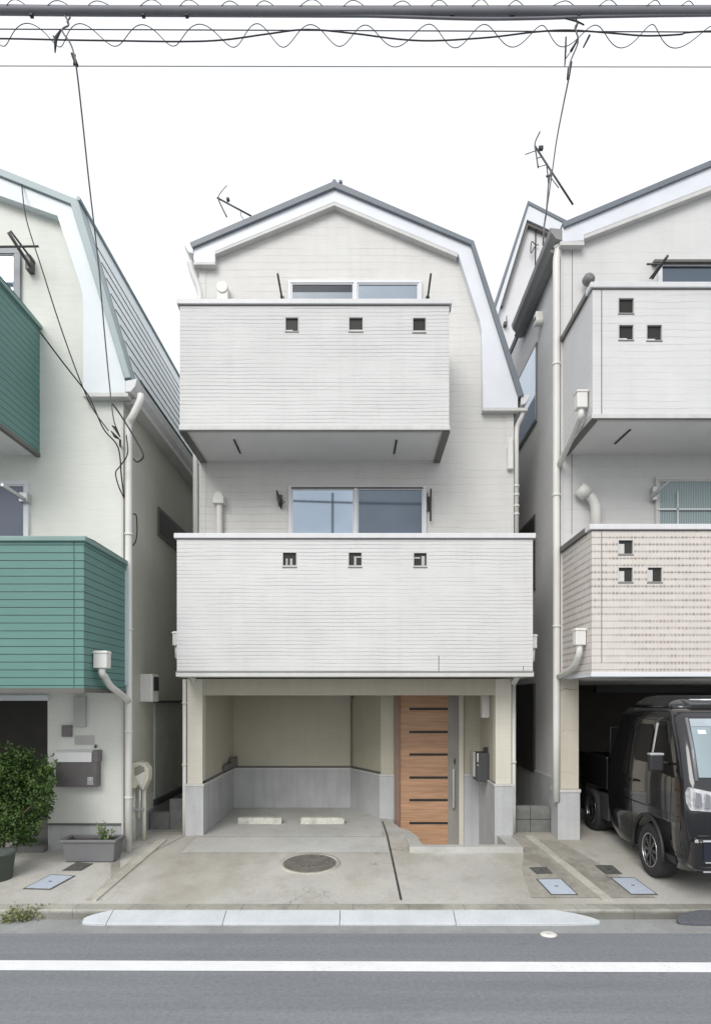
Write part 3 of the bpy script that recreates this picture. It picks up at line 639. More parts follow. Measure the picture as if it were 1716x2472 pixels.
hopper(house, -2.622, 9.44, Z(1524, 9.3), 0.1, None, w=.09, h=.20)
k = MB(); k.tube([(-2.618, 9.38, Z(1555, 9.3)), (-2.612, 9.38, Z(1585, 9.3)), (X(430, YB), YB + .6, Z(1612, YB)), (X(440, YB), YB + .65, Z(1645, YB))], .042, 10); k.build('outlet_pipe', m_plast, house)
hopper(house, 2.405, 9.44, Z(1531, 9.3), 0.1, None, w=.09, h=.20)
k = MB(); k.tube([(2.40, 9.38, Z(1562, 9.3)), (2.395, 9.38, Z(1592, 9.3)), (X(1275, YB), YB + .55, Z(1625, YB)), (X(1262, YB), YB + .6, Z(1650, YB))], .042, 10); k.build('outlet_pipe', m_plast, house)
# ground floor: pillars, garage lining, beam
GZ = -0.14
ZP = 1.075                                           # top of the painted plinth
gl = MB()
gl.box(X(452, YP) + .02, -2.37, YP + .20, 12.30, ZP + .03, 2.66)                 # left wall behind the pillar
gl.box(-2.37, -0.12, 12.14, 12.30, ZP + .03, 2.66)                  # back
gl.prism([(-0.20, 12.14), (0.306, 11.12), (0.46, 11.25), (-0.05, 12.30)], ZP + .03, 2.66, 'z')
gl.box(0.306, 0.53, 11.12, 11.30, ZP + .03, 2.66)
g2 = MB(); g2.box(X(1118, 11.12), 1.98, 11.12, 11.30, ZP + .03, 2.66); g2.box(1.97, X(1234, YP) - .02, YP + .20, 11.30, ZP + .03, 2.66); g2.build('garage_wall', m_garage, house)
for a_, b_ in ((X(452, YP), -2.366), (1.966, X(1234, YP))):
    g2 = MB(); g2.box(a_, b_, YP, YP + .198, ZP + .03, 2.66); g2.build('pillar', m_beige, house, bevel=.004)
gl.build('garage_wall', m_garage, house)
bm_ = MB(); bm_.box(-2.368, 1.968, YP + .012, YP + .17, Z(1679, YP), 2.662); bm_.build('beam', m_beam, house)
jb = MB(); jb.box(X(1027, YP) - .003, X(1027, YP) + .003, YP + .009, YP + .02, Z(1678, YP), 2.655); jb.build('beam_joint', m_trim, house)
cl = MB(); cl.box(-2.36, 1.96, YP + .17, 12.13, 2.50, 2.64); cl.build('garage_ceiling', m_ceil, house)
pl = MB(); e = 0.022
pl.box(X(452, YP) - e, -2.37 + e, YP - e, 12.29, GZ, ZP); pl.box(-2.37 + e, -0.15, 12.14 - e, 12.29, GZ, ZP)
pl.prism([(-0.22, 12.14 - e), (0.29, 11.10), (0.29, 11.3), (-0.05, 12.29)], GZ, ZP - .002, 'z'); pl.box(0.288, 0.53, 11.12 - e, 11.29, GZ, ZP - .004)
pl.build('plinth', m_plinth, house)
pl = MB(); pl.box(X(1118, 11.12), 1.96, 11.12 - e, 11.29, GZ, ZP - .002); pl.box(1.97 - e, X(1234, YP) + e, YP - e, 11.29, GZ, ZP)
pl.build('plinth', m_plinth, house)
lg = MB(); e = 0.032
lg.box(X(452, YP) - e, -2.37 + e, YP - e, 12.28, ZP, ZP + .03); lg.box(-2.37 + e, -0.2, 12.14 - e, 12.28, ZP + .001, ZP + .029); lg.prism([(-0.23, 12.14 - e), (0.28, 11.09), (0.30, 11.3), (-0.1, 12.28)], ZP + .0005, ZP + .0285, 'z')
lg.box(0.28, 0.53, 11.12 - e, 11.28, ZP + .001, ZP + .0275); lg.build('plinth_flashing', m_trim, house); lg = MB(); e = .032
lg.box(X(1118, 11.12), 1.95, 11.12 - e, 11.28, ZP + .001, ZP + .029); lg.box(1.97 - e, X(1234, YP) + e, YP - e, 11.28, ZP, ZP + .03)
lg.build('plinth_flashing', m_trim, house)
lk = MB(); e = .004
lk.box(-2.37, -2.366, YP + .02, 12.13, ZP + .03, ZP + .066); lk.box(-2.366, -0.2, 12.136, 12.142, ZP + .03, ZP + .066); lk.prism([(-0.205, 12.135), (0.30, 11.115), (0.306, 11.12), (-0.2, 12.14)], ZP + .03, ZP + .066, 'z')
lk.box(1.966, 1.97, YP + .02, 11.11, ZP + .03, ZP + .048); lk.build('flashing_shade_line', m_bronze, house)  # dark trim line above the flashing, widened to carry its shade
bk = MB(); bk.box(-2.55, 2.20, 12.31, 18.9, 0.2, 2.655); bk.box(0.50, 2.18, 11.31, 12.305, 0.2, 2.655); bk.build('ground_floor_core', m_beige, house)
# corner pipes and the small dark box inside the garage
k = MB(); k.tube([(X(554.5, 12.1), 12.1, 2.5), (X(554.5, 12.1), 12.1, Z(1833, 12.1))], .022, 8); k.build('conduit', m_trim, house)
k = MB(); k.tube([(X(848, 12.1), 12.07, Z(1690, 12.1)), (X(848, 12.1), 12.07, ZP + .06)], .010, 8); k.box(X(846, 12.07), X(851, 12.07), 12.03, 12.1, Z(1688, 12.1), Z(1680, 12.1)); k.build('conduit', m_bronze, house)
k = MB(); k.box(-2.36, X(569, 11.9), 11.72, 12.10, ZP + .07, ZP + .24); k.box(-2.36, -2.30, 11.2, 11.73, ZP + .07, ZP + .17); k.build('meter_cabinet', m_bronze, house, bevel=.01)
# entrance door
YD = 11.12
dx = lambda px: X(px, YD)
fr = MB(); fr.box(0.532, dx(964.6), YD - .05, YD + .10, -0.10, 2.5); door_fr = fr.build('door_frame', m_doorframe, house, bevel=.004)
fr = MB(); fr.box(dx(1107), dx(1118) - .001, YD - .05, YD + .10, -0.10, 2.5); fr.build('door_frame', m_beige, house, bevel=.004)
dr = MB(); dr.box(dx(964.6), dx(1081), YD - .01, YD + .05, -0.095, 2.5); door = dr.build('entrance_door', m_wood, house)
for py in (1712, 1767.6, 1822, 1877.6, 1932, 1987.5):
    s = MB(); s.box(dx(988), dx(1080.5), YD - .016, YD + .0, Z(py + 2.8, YD), Z(py - 2.8, YD)); s.build('glazing_slot', m_glassdark, door)
for py in (1740, 1795, 1850, 1905, 1960, 2012):
    pass
s = MB()
for py in (1735, 1753, 1790, 1803, 1845, 1853, 1900, 1912, 1954, 1963): s.box(dx(966), dx(1080), YD - .0115, YD, Z(py + .25, YD), Z(py - .25, YD))
s.build('board_joint', m_doorframe, door)
s = MB()
for py, a in ((1712, 987), (1767, 986)): s.box(dx(968), dx(a), YD - .013, YD, Z(py + 3.5, YD), Z(py - 3.5, YD))
s.build('wood_patch', wood('pale_timber', (0.56, 0.36, 0.24)), door)
dp = MB(); dp.box(dx(1081), dx(1107), YD - .015, YD + .05, -0.095, 2.5); dpo = dp.build('door_side_panel', m_doorgrey, house)
hd = MB(); hx = dx(1097); hd.tube([(hx - .03, YD - .07, Z(1950, YD)), (hx - .03, YD - .07, Z(1856, YD))], .016, 4, sq=True)
for py in (1862, 1944): hd.box(hx - .04, hx - .02, YD - .07, YD - .01, Z(py + 2, YD), Z(py - 2, YD))
hd.build('handle', m_silver, dpo); hd = MB(); hd.cyl((hx, YD - .03, Z(1838, YD)), .022, .02, 'y', 14); hd.box(hx - .01, hx + .01, YD - .034, YD - .01, Z(1846, YD), Z(1831, YD)); hd.build('lock', m_steel, dpo)
# entrance light on the side wall
k = MB(); k.box(1.85, 1.966, 10.25, 10.42, Z(1733, 10.3), Z(1672, 10.3)); k.build('entrance_light', m_plast, house, bevel=.008)
for (px, a, b) in ((1215.5, 1652, 1698), (1215, 1825, 1834), (1215, 1848, 1856), (470, 1771, 1786)):
    k = MB(); k.box(X(px, YP) - .003, X(px, YP) + .003, YP - .003, YP + .01, Z(b, YP), Z(a, YP)); k.build('cladding_joint', m_trim, house)
# parcel/letter box hung on the entrance wall
mbx = empty('parcel_box', (1.88, 10.5, Z(1887, 10.4)), 'dark grey letter box with silver edge on the side wall beside the wooden door', 'letter box')
k = MB(); k.box(1.78, 1.962, 10.30, 10.72, Z(1886, 10.4), Z(1818, 10.4)); k.build('body', M('charcoal_box', (0.055, 0.06, 0.062), .5), mbx, bevel=.012)
k = MB(); k.box(1.745, 1.779, 10.45, 10.80, Z(1876, 10.45), Z(1816, 10.45)); k.build('front', m_beigebox, mbx, bevel=.006)
k = MB(); k.box(1.775, 1.80, 10.285, 10.299, Z(1840, 10.3), Z(1819, 10.3)); k.build('name_plate', m_silver, mbx)
k = MB(); k.cyl((1.79, 10.29, Z(1848, 10.3)), .012, .012, 'y', 12); k.build('lock', m_silver, mbx)
k = MB(); k.box(1.90, 1.962, 10.40, 10.46, Z(1818, 10.4), Z(1805, 10.4)); k.build('bracket', m_blackpl, mbx)

# ------------------------------------------------------------------ the house with teal balconies on the left
YL = 9.10
lh = empty('teal_balcony_house', (-5.8, 9.1, 0.28), 'pale mint house with teal slatted balconies at the left edge', 'house')
LX = X(296, YL); xg = X(115, YL)
w = MB(); w.prism([(-8.6, 2.36), (LX, 2.36), (LX, Z(948, YL)), (X(176, YL), Z(512, YL)), (-5.75, 9.95), (-7.6, 9.2), (-8.6, 6.4)], YL, 18, 'y'); lw = w.build('wall', m_lwall, lh)
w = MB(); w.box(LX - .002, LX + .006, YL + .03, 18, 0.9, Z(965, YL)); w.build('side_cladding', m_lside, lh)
w = MB(); w.box(xg, LX, YL, 18, Z(1989, YL), 2.36); w.box(-8.6, -7.6, YL, 18, .3, 2.36); w.box(-7.6, xg, 13.2, 18, .3, 2.36); w.build('ground_floor_wall', m_lwall, lh)
w = MB(); w.box(xg - .002, LX - .02, YL + .015, 17.9, 0.1, Z(1989, YL) - .001); w.box(LX - .02, LX - .004, YL + .015, 17.9, .1, .90); w.build('plinth', m_plinth, lh)
w = MB(); w.box(xg, LX + .005, YL - .006, YL + .02, Z(1993, YL), Z(1988, YL)); w.build('plinth_flashing', m_bronze, lh)
w = MB(); w.box(-7.6, xg - .002, YL + .3, 13.19, 2.352, 2.42); w.box(-7.6, xg - .004, 13.1, 13.19, .3, 2.35); w.build('garage_lining', M('grey_garage_lining', (.17, .165, .155), .8), lh)
w = MB(); w.box(-7.6, xg + .03, YL - .05, YL + .12, Z(1692, YL), Z(1679, YL)); w.build('lintel', m_lwhite, lh, bevel=.004)
w = MB(); w.box(LX - .012, LX + .014, YL - .010, YL + .014, .5, Z(955, YL)); w.build('corner_trim', m_trim, lh)
YLF = 8.96
o_ = XZ([(-70, 355), (-90, 363)], YLF)
apx = (-5.75, Z(357, YLF) + .05)
ow = [apx] + XZ([(191, 486), (318, 914)], YLF); iw = [(apx[0], apx[1] - .10)] + XZ([(173, 496), (303, 916)], YLF)
w = MB(); w.prism([(-8.9, 6.2), (-7.75, apx[1] - .75)] + ow + list(reversed(iw)) + [(-7.65, apx[1] - .82), (-8.8, 6.2)], YLF - .04, 18.1, 'y'); lr = w.build('roof', m_lroof, lh, bevel=.006)
# steep metal side with standing seams running front to back
w = MB(); a, b = Vector((ow[1][0], 0, ow[1][1])), Vector((ow[2][0], 0, ow[2][1])); d = b - a; nn = Vector((d.z, 0, -d.x)).normalized(); nn = nn if nn.x > 0 else -nn
p0, p1 = a + nn * .004, b + nn * .004
w.poly([(p0.x, YLF + .22, p0.z), (p1.x, YLF + .22, p1.z), (p1.x, 18.1, p1.z), (p0.x, 18.1, p0.z)], [(0, 1, 2, 3)])
w.build('steep_roof_side', m_lroofside, lr)
w = MB()
for i in range(2, 11):
    q = a + d * (i / 11) + nn * .006; dn = d.normalized() * .006
    v_ = [(q.x - dn.x, q.z - dn.z), (q.x + dn.x, q.z + dn.z), (q.x + dn.x + nn.x * .007, q.z + dn.z + nn.z * .007), (q.x - dn.x + nn.x * .007, q.z - dn.z + nn.z * .007)]
    w.prism(v_, YLF + .26, 18.1, 'y')
w.build('roof_seams', M('seam_shadow_metal', (.10, .12, .13), .5), lr)
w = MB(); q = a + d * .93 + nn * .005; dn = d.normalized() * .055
w.prism([(q.x - dn.x, q.z - dn.z), (q.x + dn.x, q.z + dn.z), (q.x + dn.x + nn.x * .05, q.z + dn.z + nn.z * .05), (q.x - dn.x + nn.x * .02, q.z - dn.z + nn.z * .02)], YLF + .5, 18.1, 'y'); w.build('eave_strip', M('dark_teal_metal', (.03, .06, .06), .4), lr)  # dark strip along the steep side above the gutter

k = MB(); k.tube([(ow[1][0] + .01, YLF - .05, ow[1][1] + .01), (ow[1][0] + .01, 18.1, ow[1][1] + .01)], .03, 6); k.build('ridge_cap', m_lroof, lr)
w = MB(); w.prism(band([(apx[0], apx[1] - .105)] + XZ([(173, 496), (245, 727), (303, 922), (303, 948)], YLF), [(apx[0], apx[1] - .105 - .29)] + XZ([(138, 520), (190, 678), (198, 705), (200, 730), (200, 948)], YLF)), YLF, YL + .01, 'y'); lf = w.build('fascia', m_lwhite, lh, bevel=.004)
w = MB(); w.box(X(200, YLF), X(309, YLF), YLF - .004, YL, Z(957, YLF), Z(948, YLF)); w.build('edge_trim', m_trim, lf)
w = MB(); gx = X(304, YLF); w.prism([(gx, Z(920, YLF)), (gx + .16, Z(915, YLF)), (gx + .13, Z(934, YLF)), (gx + .07, Z(947, YLF)), (gx, Z(947, YLF))], YLF - .02, 17.9, 'y'); w.build('eaves_gutter', m_cap, lh, bevel=.006)
w = MB(); w.box(LX + .006, gx + .10, YL + .01, 17.9, Z(962, YLF), Z(950, YLF)); w.build('soffit', m_trim, lh)
pxp, yp = X(313, YL), YL - .04
downpipe(lh, curve([(X(336, YLF), YLF + .06, Z(948, YLF)), (X(335, YLF), YLF + .04, Z(965, YLF)), (X(316, YLF), YLF + .06, Z(1000, YLF)), (pxp, yp, Z(1025, YL)), (pxp, yp, Z(1060, YL))], 4) + [(pxp, yp, 1.5), (pxp, yp, gz(YL) - .02)], 0.047, m_plast, clips=[4.6, 3.3, 1.9, 1.0])
# teal balconies
def teal_balcony(x1, zt, zb, y0, yw, x0):
    t = .13; w = MB(); w.box(x0, x1, y0, y0 + t, zb + .03, zt - .06); w.box(x1 - t, x1, y0 + t, yw, zb + .03, zt - .06); b = w.build('balcony', m_teal, lh)
    c = MB(); c.box(x0, x1 + .035, y0 - .035, y0 + t + .03, zt - .06, zt); c.box(x1 - t - .03, x1 + .035, y0 + t + .03, yw, zt - .06, zt); c.build('cap_rail', m_tealtrim, b, bevel=.01)
    d = MB(); d.box(x0, x1 + .01, y0 - .01, y0 + .03, zb - .02, zb + .03); d.box(x1 - .05, x1 + .01, y0 + .03, yw, zb - .02, zb + .03); d.build('bottom_trim', m_bronze, b)
    s = MB(); s.box(x0, x1 - .05, y0 + .03, yw, zb, zb + .14); s.build('floor_slab', m_soffit, b)
    return b
teal_balcony(-3.225, Z(1295, 7.67), Z(1668, 7.67), 7.67, YL, -8.4)
teal_balcony(X(96, YL), Z(785, YL), Z(1100, YL), 7.9, YL, -8.4)
k = MB(); k.box(-3.225 - .02, -3.225 + .05, YL - .10, YL - .01, 2.55, 4.1); k.build('corner_trim', m_lwhite, lh)
# upper and lower windows, brackets
window(lh, X(-90, YL), X(52, YL), Z(860, YL), Z(603, YL), YL, [], [m_glass], M('grey_frame', (.25, .27, .29), .4), w=.075)
window(lh, X(-90, YL), X(72, YL), Z(1330, YL), Z(1163, YL), YL, [], [glass('lilac_glass', (0.10, 0.115, 0.15), .2, .5, .5)], m_frame, w=.05)
k = MB(); k.tube([P(20, 560, YL - .45), P(75, 645, YL - .12)], .022, 6); k.tube([P(25, 556, YL - .45), P(84, 635, YL - .12)], .014, 6); k.box(X(72, YL), X(84, YL), YL - .13, YL, Z(662, YL), Z(628, YL)); k.tube([P(-10, 595, YL - .3), P(93, 594, YL - .3)], .014, 6); k.build('laundry_bracket', m_steel, lh)
k = MB(); k.tube([P(5, 1170, YL - .6), P(60, 1206, YL - .1)], .028, 6); k.box(X(56, YL), X(76, YL), YL - .12, YL, Z(1217, YL), Z(1194, YL)); k.build('laundry_bracket', m_silver, lh, bevel=.006)
# side wall window, side door, vents
SX = LX + .006
k = MB(); y0, y1 = 3.29 * F / (CX - 379), 3.29 * F / (CX - 470)
k.box(SX - .01, SX + .03, y0, y1, Z(1292, y0), Z(1223, y0)); sw = k.build('window', m_bronze, lh); k = MB(); k.box(SX + .028, SX + .034, y0 + .05, y1 - .05, Z(1292, y0) + .05, Z(1223, y0) - .05); k.build('pane', m_glassdark, sw)
k = MB(); y0, y1 = 3.29 * F / (CX - 371), 3.29 * F / (CX - 427)
k.box(SX - .01, SX + .02, y0, y1, Z(1930, y0), Z(1697, y0)); sd = k.build('side_panel', M('grey_green_panel', (.50, .53, .49), .5, streak=.2), lh)
k = MB(); k.box(SX - .01, SX + .10, y0 - .03, y1 + .4, Z(1697, y0), Z(1692, y0)); k.build('panel_dark_strip', m_dark, sd); k = MB(); k.box(SX - .01, SX + .06, y0, y1 + .3, Z(1945, y0), Z(1931, y0)); k.build('panel_dark_strip', m_dark, sd)  # upper dark strip stands in for shadow at the panel's top
k = MB(); y0 = 3.2 * F / (CX - 350); k.box(SX, SX + .20, y0 - .0, y0 + .30, Z(1695, y0), Z(1627, y0)); vh = k.build('vent_hood', m_plast, lh, bevel=.02)
k = MB(); k.box(SX + .198, SX + .212, y0 + .04, y0 + .26, Z(1668, y0), Z(1634, y0)); k.build('grille', m_dark, vh)
hopper(lh, -3.135, 8.05, Z(1571, 7.93), .12, [(-3.135, 8.06, Z(1634, 8.05)), (-3.14, 8.25, Z(1656, 8.2)), (-3.165, 8.6, Z(1672, 8.6)), P(309, 1692, 9.02)], w=.165, h=.21)
k = MB(); k.box(X(182, YL), X(210, YL), YL - .07, YL, Z(1755, YL), Z(1681, YL)); k.build('duct_cover', m_beigebox, lh, bevel=.006)
k = MB(); k.box(X(151, YL), X(175.5, YL), YL - .035, YL, Z(1779, YL), Z(1751, YL)); k.build('intercom', m_letter, lh, bevel=.006)
k = MB(); k.box(X(181, YL), X(228, YL), YL - .012, YL, Z(1798, YL), Z(1776, YL)); k.build('wall_plate', m_beigebox, lh, bevel=.004)
k = MB(); k.tube([P(230, 1806, YL - .03), P(231, 1798, YL - .03)], .012, 6); k.box(X(229, YL), X(233, YL), YL - .03, YL, Z(1805, YL), Z(1801, YL)); k.build('wall_hook', m_steel, lh)
# mailbox
lb = empty('mailbox', P(196, 1899, YL - .1), 'wide grey-brown mailbox with a pale lid on the mint wall, above the trough', 'mailbox')
k = MB(); k.box(X(146, YL), X(244, YL), YL - .15, YL - .002, Z(1897, YL), Z(1829, YL)); k.build('body', m_letter, lb, bevel=.008)
k = MB(); k.prism([(YL - .175, Z(1838, YL)), (YL - .165, Z(1815, YL)), (YL - .002, Z(1809, YL)), (YL - .002, Z(1838, YL))], X(143, YL), X(233, YL), 'x'); k.build('lid', m_cap, lb, bevel=.006)
k = MB(); k.box(X(234, YL), X(247, YL), YL - .16, YL - .003, Z(1838, YL), Z(1810, YL)); k.build('end_cap', m_letter, lb, bevel=.006)
k = MB(); k.cyl((X(228, YL), YL - .165, Z(1882, YL)), .02, .02, 'y', 12); k.box(X(222, YL), X(236, YL), YL - .158, YL - .148, Z(1892, YL), Z(1874, YL)); k.build('latch', m_silver, lb, bevel=.002)
# cream meter/heater pillar in the gap
mp = empty('utility_meter', P(343, 2040, 9.5), 'cream utility meter with rounded top on pipes between the two houses', 'utility meter')
ym = 9.55
k = MB(); k.prism(XZ([(321, 1900), (319, 1852), (324, 1842), (340, 1838), (356, 1841), (366, 1855), (365, 1880), (352, 1907), (340, 1892), (334, 1902)], ym), ym - .14, ym + .05, 'y'); bd = k.build('body', m_cream, mp, bevel=.015)
k = MB(); k.prism(XZ([(333, 1852), (345, 1846), (355, 1850), (357, 1860), (346, 1872), (334, 1870)], ym), ym - .148, ym - .139, 'y'); k.build('dial_window', M('dusty_dial_glass', (.30, .29, .24), .2), bd)
k = MB(); k.prism(XZ([(334, 1873), (358, 1860), (352, 1898)], ym), ym - .152, ym - .139, 'y'); k.build('label_plate', m_plast, bd)
for px, b in ((323, 2055), (348, 2040)):
    k = MB(); k.tube([P(px, 1895, ym), P(px, 1960, ym), (X(px, ym), ym, gz(ym) - .02)], .028, 10); k.build('pipe', m_cream, mp)
k = MB(); k.box(X(321, ym), X(350, ym), ym - .06, ym + .04, Z(1957, ym), Z(1949, ym)); k.tube([P(338, 1905, ym), P(337, 1945, ym), P(336, 1975, ym)], .03, 8); k.build('valve', m_silver, mp, bevel=.004)
# block walls in the two gaps
k = MB(); k.box(-2.97, -2.66, 10.2, 10.32, .3, Z(1930, 10.2)); k.box(-3.27, -2.975, 10.2, 10.32, .3, Z(1962, 10.2)); thing('block_wall', k, m_block, 'low stepped grey block wall closing the gap beside the cream meter', 'wall', bevel=.006)
k = MB()
for i in range(2):
    for (a, b) in ((2.24, 2.53), (2.536, 2.84)): k.box(a, b, 10.0, 10.12, .34 + i * .205, .34 + i * .205 + .199)
thing('block_wall', k, m_block, 'low two-course grey block wall closing the gap beside the beige tiled pillar', 'wall', bevel=.006)

# ------------------------------------------------------------------ plants and tubs on the left
tb = empty('planter_trough', (X(222, 8.75), 8.75, gz(8.7)), 'long grey plastic planter trough standing under the mailbox', 'planter')
zb = gz(8.7) + .002; yt = 8.72; xa, xb = X(160, yt), X(287, yt)
k = MB(); zt = Z(2027, yt) + .02
def taper_box(mb, x0, x1, y0, y1, z0, z1, e):
    v = [(x0 + e, y0 + e, z0), (x1 - e, y0 + e, z0), (x1 - e, y1 - e, z0), (x0 + e, y1 - e, z0), (x0, y0, z1), (x1, y0, z1), (x1, y1, z1), (x0, y1, z1)]
    return mb.poly(v, [(0, 1, 2, 3), (0, 1, 5, 4), (1, 2, 6, 5), (2, 3, 7, 6), (3, 0, 4, 7)])
taper_box(k, xa, xb, 8.58, 8.9, zb, zt, .03); k.build('tub', m_tub, tb, bevel=.01)
k = MB(); e = .02
k.box(xa - e, xb + e, 8.56, 8.60, zt - .035, zt); k.box(xa - e, xb + e, 8.88, 8.92, zt - .035, zt); k.box(xa - e, xa + .02, 8.6, 8.88, zt - .035, zt); k.box(xb - .02, xb + e, 8.6, 8.88, zt - .035, zt); k.build('rim', m_tub, tb, bevel=.008)
k = MB(); k.box(xa + .015, xb - .015, 8.6, 8.88, zt - .09, zt - .05); k.build('soil', m_soil, tb)
def leaf(mb, c, size, rng=random):
    a = rng.uniform(0, 6.28); e = rng.uniform(-1.0, 1.2); d = Vector((math.cos(a) * math.cos(e), math.sin(a) * math.cos(e), math.sin(e)))
    u = d.cross(Vector((rng.uniform(-1, 1), rng.uniform(-1, 1), rng.uniform(-1, 1)))).normalized(); c = Vector(c)
    l, w_ = size * rng.uniform(.7, 1.3), size * rng.uniform(.28, .45); nrm = d.cross(u) * w_ * .3
    mb.poly([c, c + d * l * .5 + u * w_ + nrm, c + d * l, c + d * l * .5 - u * w_ + nrm], [(0, 1, 2), (0, 2, 3)])
def sprig(mb, base, h, n, size, lean=.35, spread=.02):
    top = Vector(base) + Vector((random.uniform(-lean, lean) * h, random.uniform(-lean, lean) * h, h))
    for i in range(n):
        t = random.uniform(.15, 1); leaf(mb, Vector(base).lerp(top, t) + Vector([random.gauss(0, spread) for _ in range(3)]), size)
    mb.tube([base, Vector(base).lerp(top, .5), top], [.005, .004, .002], 4)
k = MB()
for i in range(8): sprig(k, (random.uniform(X(240, yt), X(278, yt)), random.uniform(8.66, 8.84), zt - .06), random.uniform(.14, .28), 13, .045)
thing('trough_plant', k, leafy('trough_leaves', (.05, .09, .03), (.26, .32, .14)), 'thin light green sprigs growing in the grey planter trough', 'plant')
# shrub in a green pot
def shrub_cloud(mb, blobs, n, size):
    tot = sum(b[3] ** 2 for b in blobs)
    for (x, y, z, r) in blobs:
        for i in range(int(n * r * r / tot)):
            d = Vector((random.gauss(0, 1), random.gauss(0, 1), random.gauss(0, 1))).normalized() * r * (random.uniform(.35, 1.08) ** .6)
            if math.sin(d.x * 27 + x * 9) * math.sin(d.z * 25 + z * 7) > .42: continue
            leaf(mb, Vector((x, y, z)) + d * Vector((1, .9, 1)).length / 1.68, size)
ys = 8.45; random.seed(11)
k = MB(); bl_ = []
for (px, py, r) in ((14, 1840, .17), (45, 1835, .17), (80, 1865, .19), (104, 1880, .15), (30, 1885, .24), (70, 1910, .23), (100, 1925, .15), (20, 1935, .25), (60, 1960, .22), (93, 1955, .17), (30, 1990, .2), (68, 1998, .15), (-20, 1870, .28), (-30, 1950, .3), (118, 1866, .06), (10, 2015, .14), (40, 2014, .16), (-10, 2000, .2), (72, 2022, .10)):
    p = P(px, py, ys + random.uniform(-.2, .2)); bl_.append((*p, r * 1.0))
shrub_cloud(k, bl_, 13500, .042)
for i in range(46):
    q = random.choice(bl_[:16]); dv = Vector((random.uniform(-1, 1), random.uniform(-1, .3), random.uniform(-.3, 1))).normalized() * q[3] * .85
    sprig(k, Vector(q[:3]) + dv, random.uniform(.08, .2), 16, .045, .9, .02)
sh = empty('shrub', (X(20, ys), ys, gz(ys) + .35), 'dense dark green shrub spilling out in front of the dark garage', 'shrub')
k.build('foliage', m_leaf, sh)
k = MB()
for i in range(7):
    a = Vector((X(0, 8.3) + random.uniform(-.07, .07), 8.3 + random.uniform(-.07, .07), gz(8.3) + .3)); b = Vector(bl_[i * 2][:3]); k.tube([a, a.lerp(b, .5) + Vector((0, 0, .08)), b], [.018, .013, .006], 6)
k.build('stem', m_stem, sh)
k = MB(); pc = (X(-6, 8.05), 8.05, gz(8.05)); k.lathe([(0, .001), (0, .165), (.30, .195), (.30, .21), (.335, .21), (.335, .185), (.28, .18), (.28, .001)], pc, 'z', 32)
thing('plant_pot', k, m_pot, 'dark green plastic plant pot under the shrub at the edge', 'plant pot')
# low steps in the dark garage
k = MB(); k.box(X(30, 9.1), xg - .01, 9.0, 10.5, .25, .36); k.box(X(20, 9.4), xg - .01, 9.5, 10.5, .36, .50); struct('garage_step', k, m_block)
# weeds on the kerb
k = MB()
for i in range(20):
    x = random.gauss(X(55, 7.0), .085); sprig(k, (x, random.uniform(6.98, 7.06), .0), random.uniform(.06, .2) * max(.35, 1 - abs(x - X(60, 7)) * 3), 15, .035, .9, .025)
thing('weed_tuft', k, m_weed, 'straggly pale weed growing out of the kerb foot by the white ramp', 'weed')

# ------------------------------------------------------------------ the house on the right and the one behind it
YR = 9.60; RX = 2.88
rh = empty('tiled_balcony_house', (5.4, 9.6, 0.33), 'grey-white house with a pink-beige tiled lower balcony above a black truck', 'house')
YRF = 9.48
ap = (5.42, Z(358, YRF))
w = MB(); w.prism([(RX, 2.70), (8.0, 2.70), (8.0, Z(560, YR)), (ap[0], ap[1] - .3), (RX, Z(575, YR))], YR, 13.4, 'y'); rw = w.build('wall', m_rwall, rh)
k = MB(); k.box(X(1381, YR) - .004, X(1381, YR) + .004, YR - .003, YR + .01, Z(770, YR), Z(592, YR)); k.build('cladding_joint', m_bronze, rw); k = MB(); k.box(X(1380, YR) - .004, X(1380, YR) + .004, YR - .003, YR + .01, Z(1290, YR), Z(1095, YR)); k.build('cladding_joint', m_bronze, rw)
w = MB(); w.prism(band(XZ([(1358, 535)], YRF - .04) + [ap, (8.35, Z(535, YRF))], XZ([(1362, 547)], YRF - .04) + [(ap[0], ap[1] - .085), (8.3, Z(547, YRF))]), YRF - .04, 13.4, 'y'); w.build('roof', m_roof, rh, bevel=.005)
w = MB(); w.prism(XZ([(1357, 582), (1357, 547)], YRF) + [(ap[0], ap[1] - .088), (8.2, Z(547, YRF)), (8.2, Z(582, YRF)), (ap[0], ap[1] - .36)] + XZ([(1409.5, 566), (1409.5, 580)], YRF), YRF, YR + .01, 'y'); rfs = w.build('fascia', m_white, rh, bevel=.004)
w = MB(); w.box(X(1352, YRF), X(1410, YRF), YRF - .004, YR, Z(591, YRF), Z(582, YRF)); w.prism(XZ([(1410, 566), (1410, 575)], YRF) + [(ap[0], ap[1] - .42), (ap[0], ap[1] - .361)], YRF + .004, YR, 'y'); w.build('edge_trim', m_trim, rfs)
w = MB(); gx = X(1356, YRF); zg = Z(552, YRF)
w.prism([(gx, zg), (gx - .17, zg + .02), (gx - .15, zg - .05), (gx - .08, zg - .14), (gx, zg - .16)], YRF + .0, 11.95, 'y'); w.prism([(gx + .02, zg - .16), (gx - .13, zg - .20), (gx - .10, zg - .24), (gx + .02, zg - .24)], YRF + .15, 11.9, 'y'); w.build('eaves_gutter', M('grey_gutter', (.27, .27, .26), .45), rh, bevel=.005)
pr = X(1343, YR)
downpipe(rh, curve([(X(1349, YRF), YRF + .10, Z(578, YRF)), (X(1347, YR), YR - .0, Z(602, YR)), (pr, YR - .0, Z(630, YR)), (pr, YR - .0, Z(680, YR))], 5) + [(pr, YR, 2.0), (pr, YR, Z(1936, YR))], 0.052, m_plast, clips=[7.2, 5.3, 3.4])
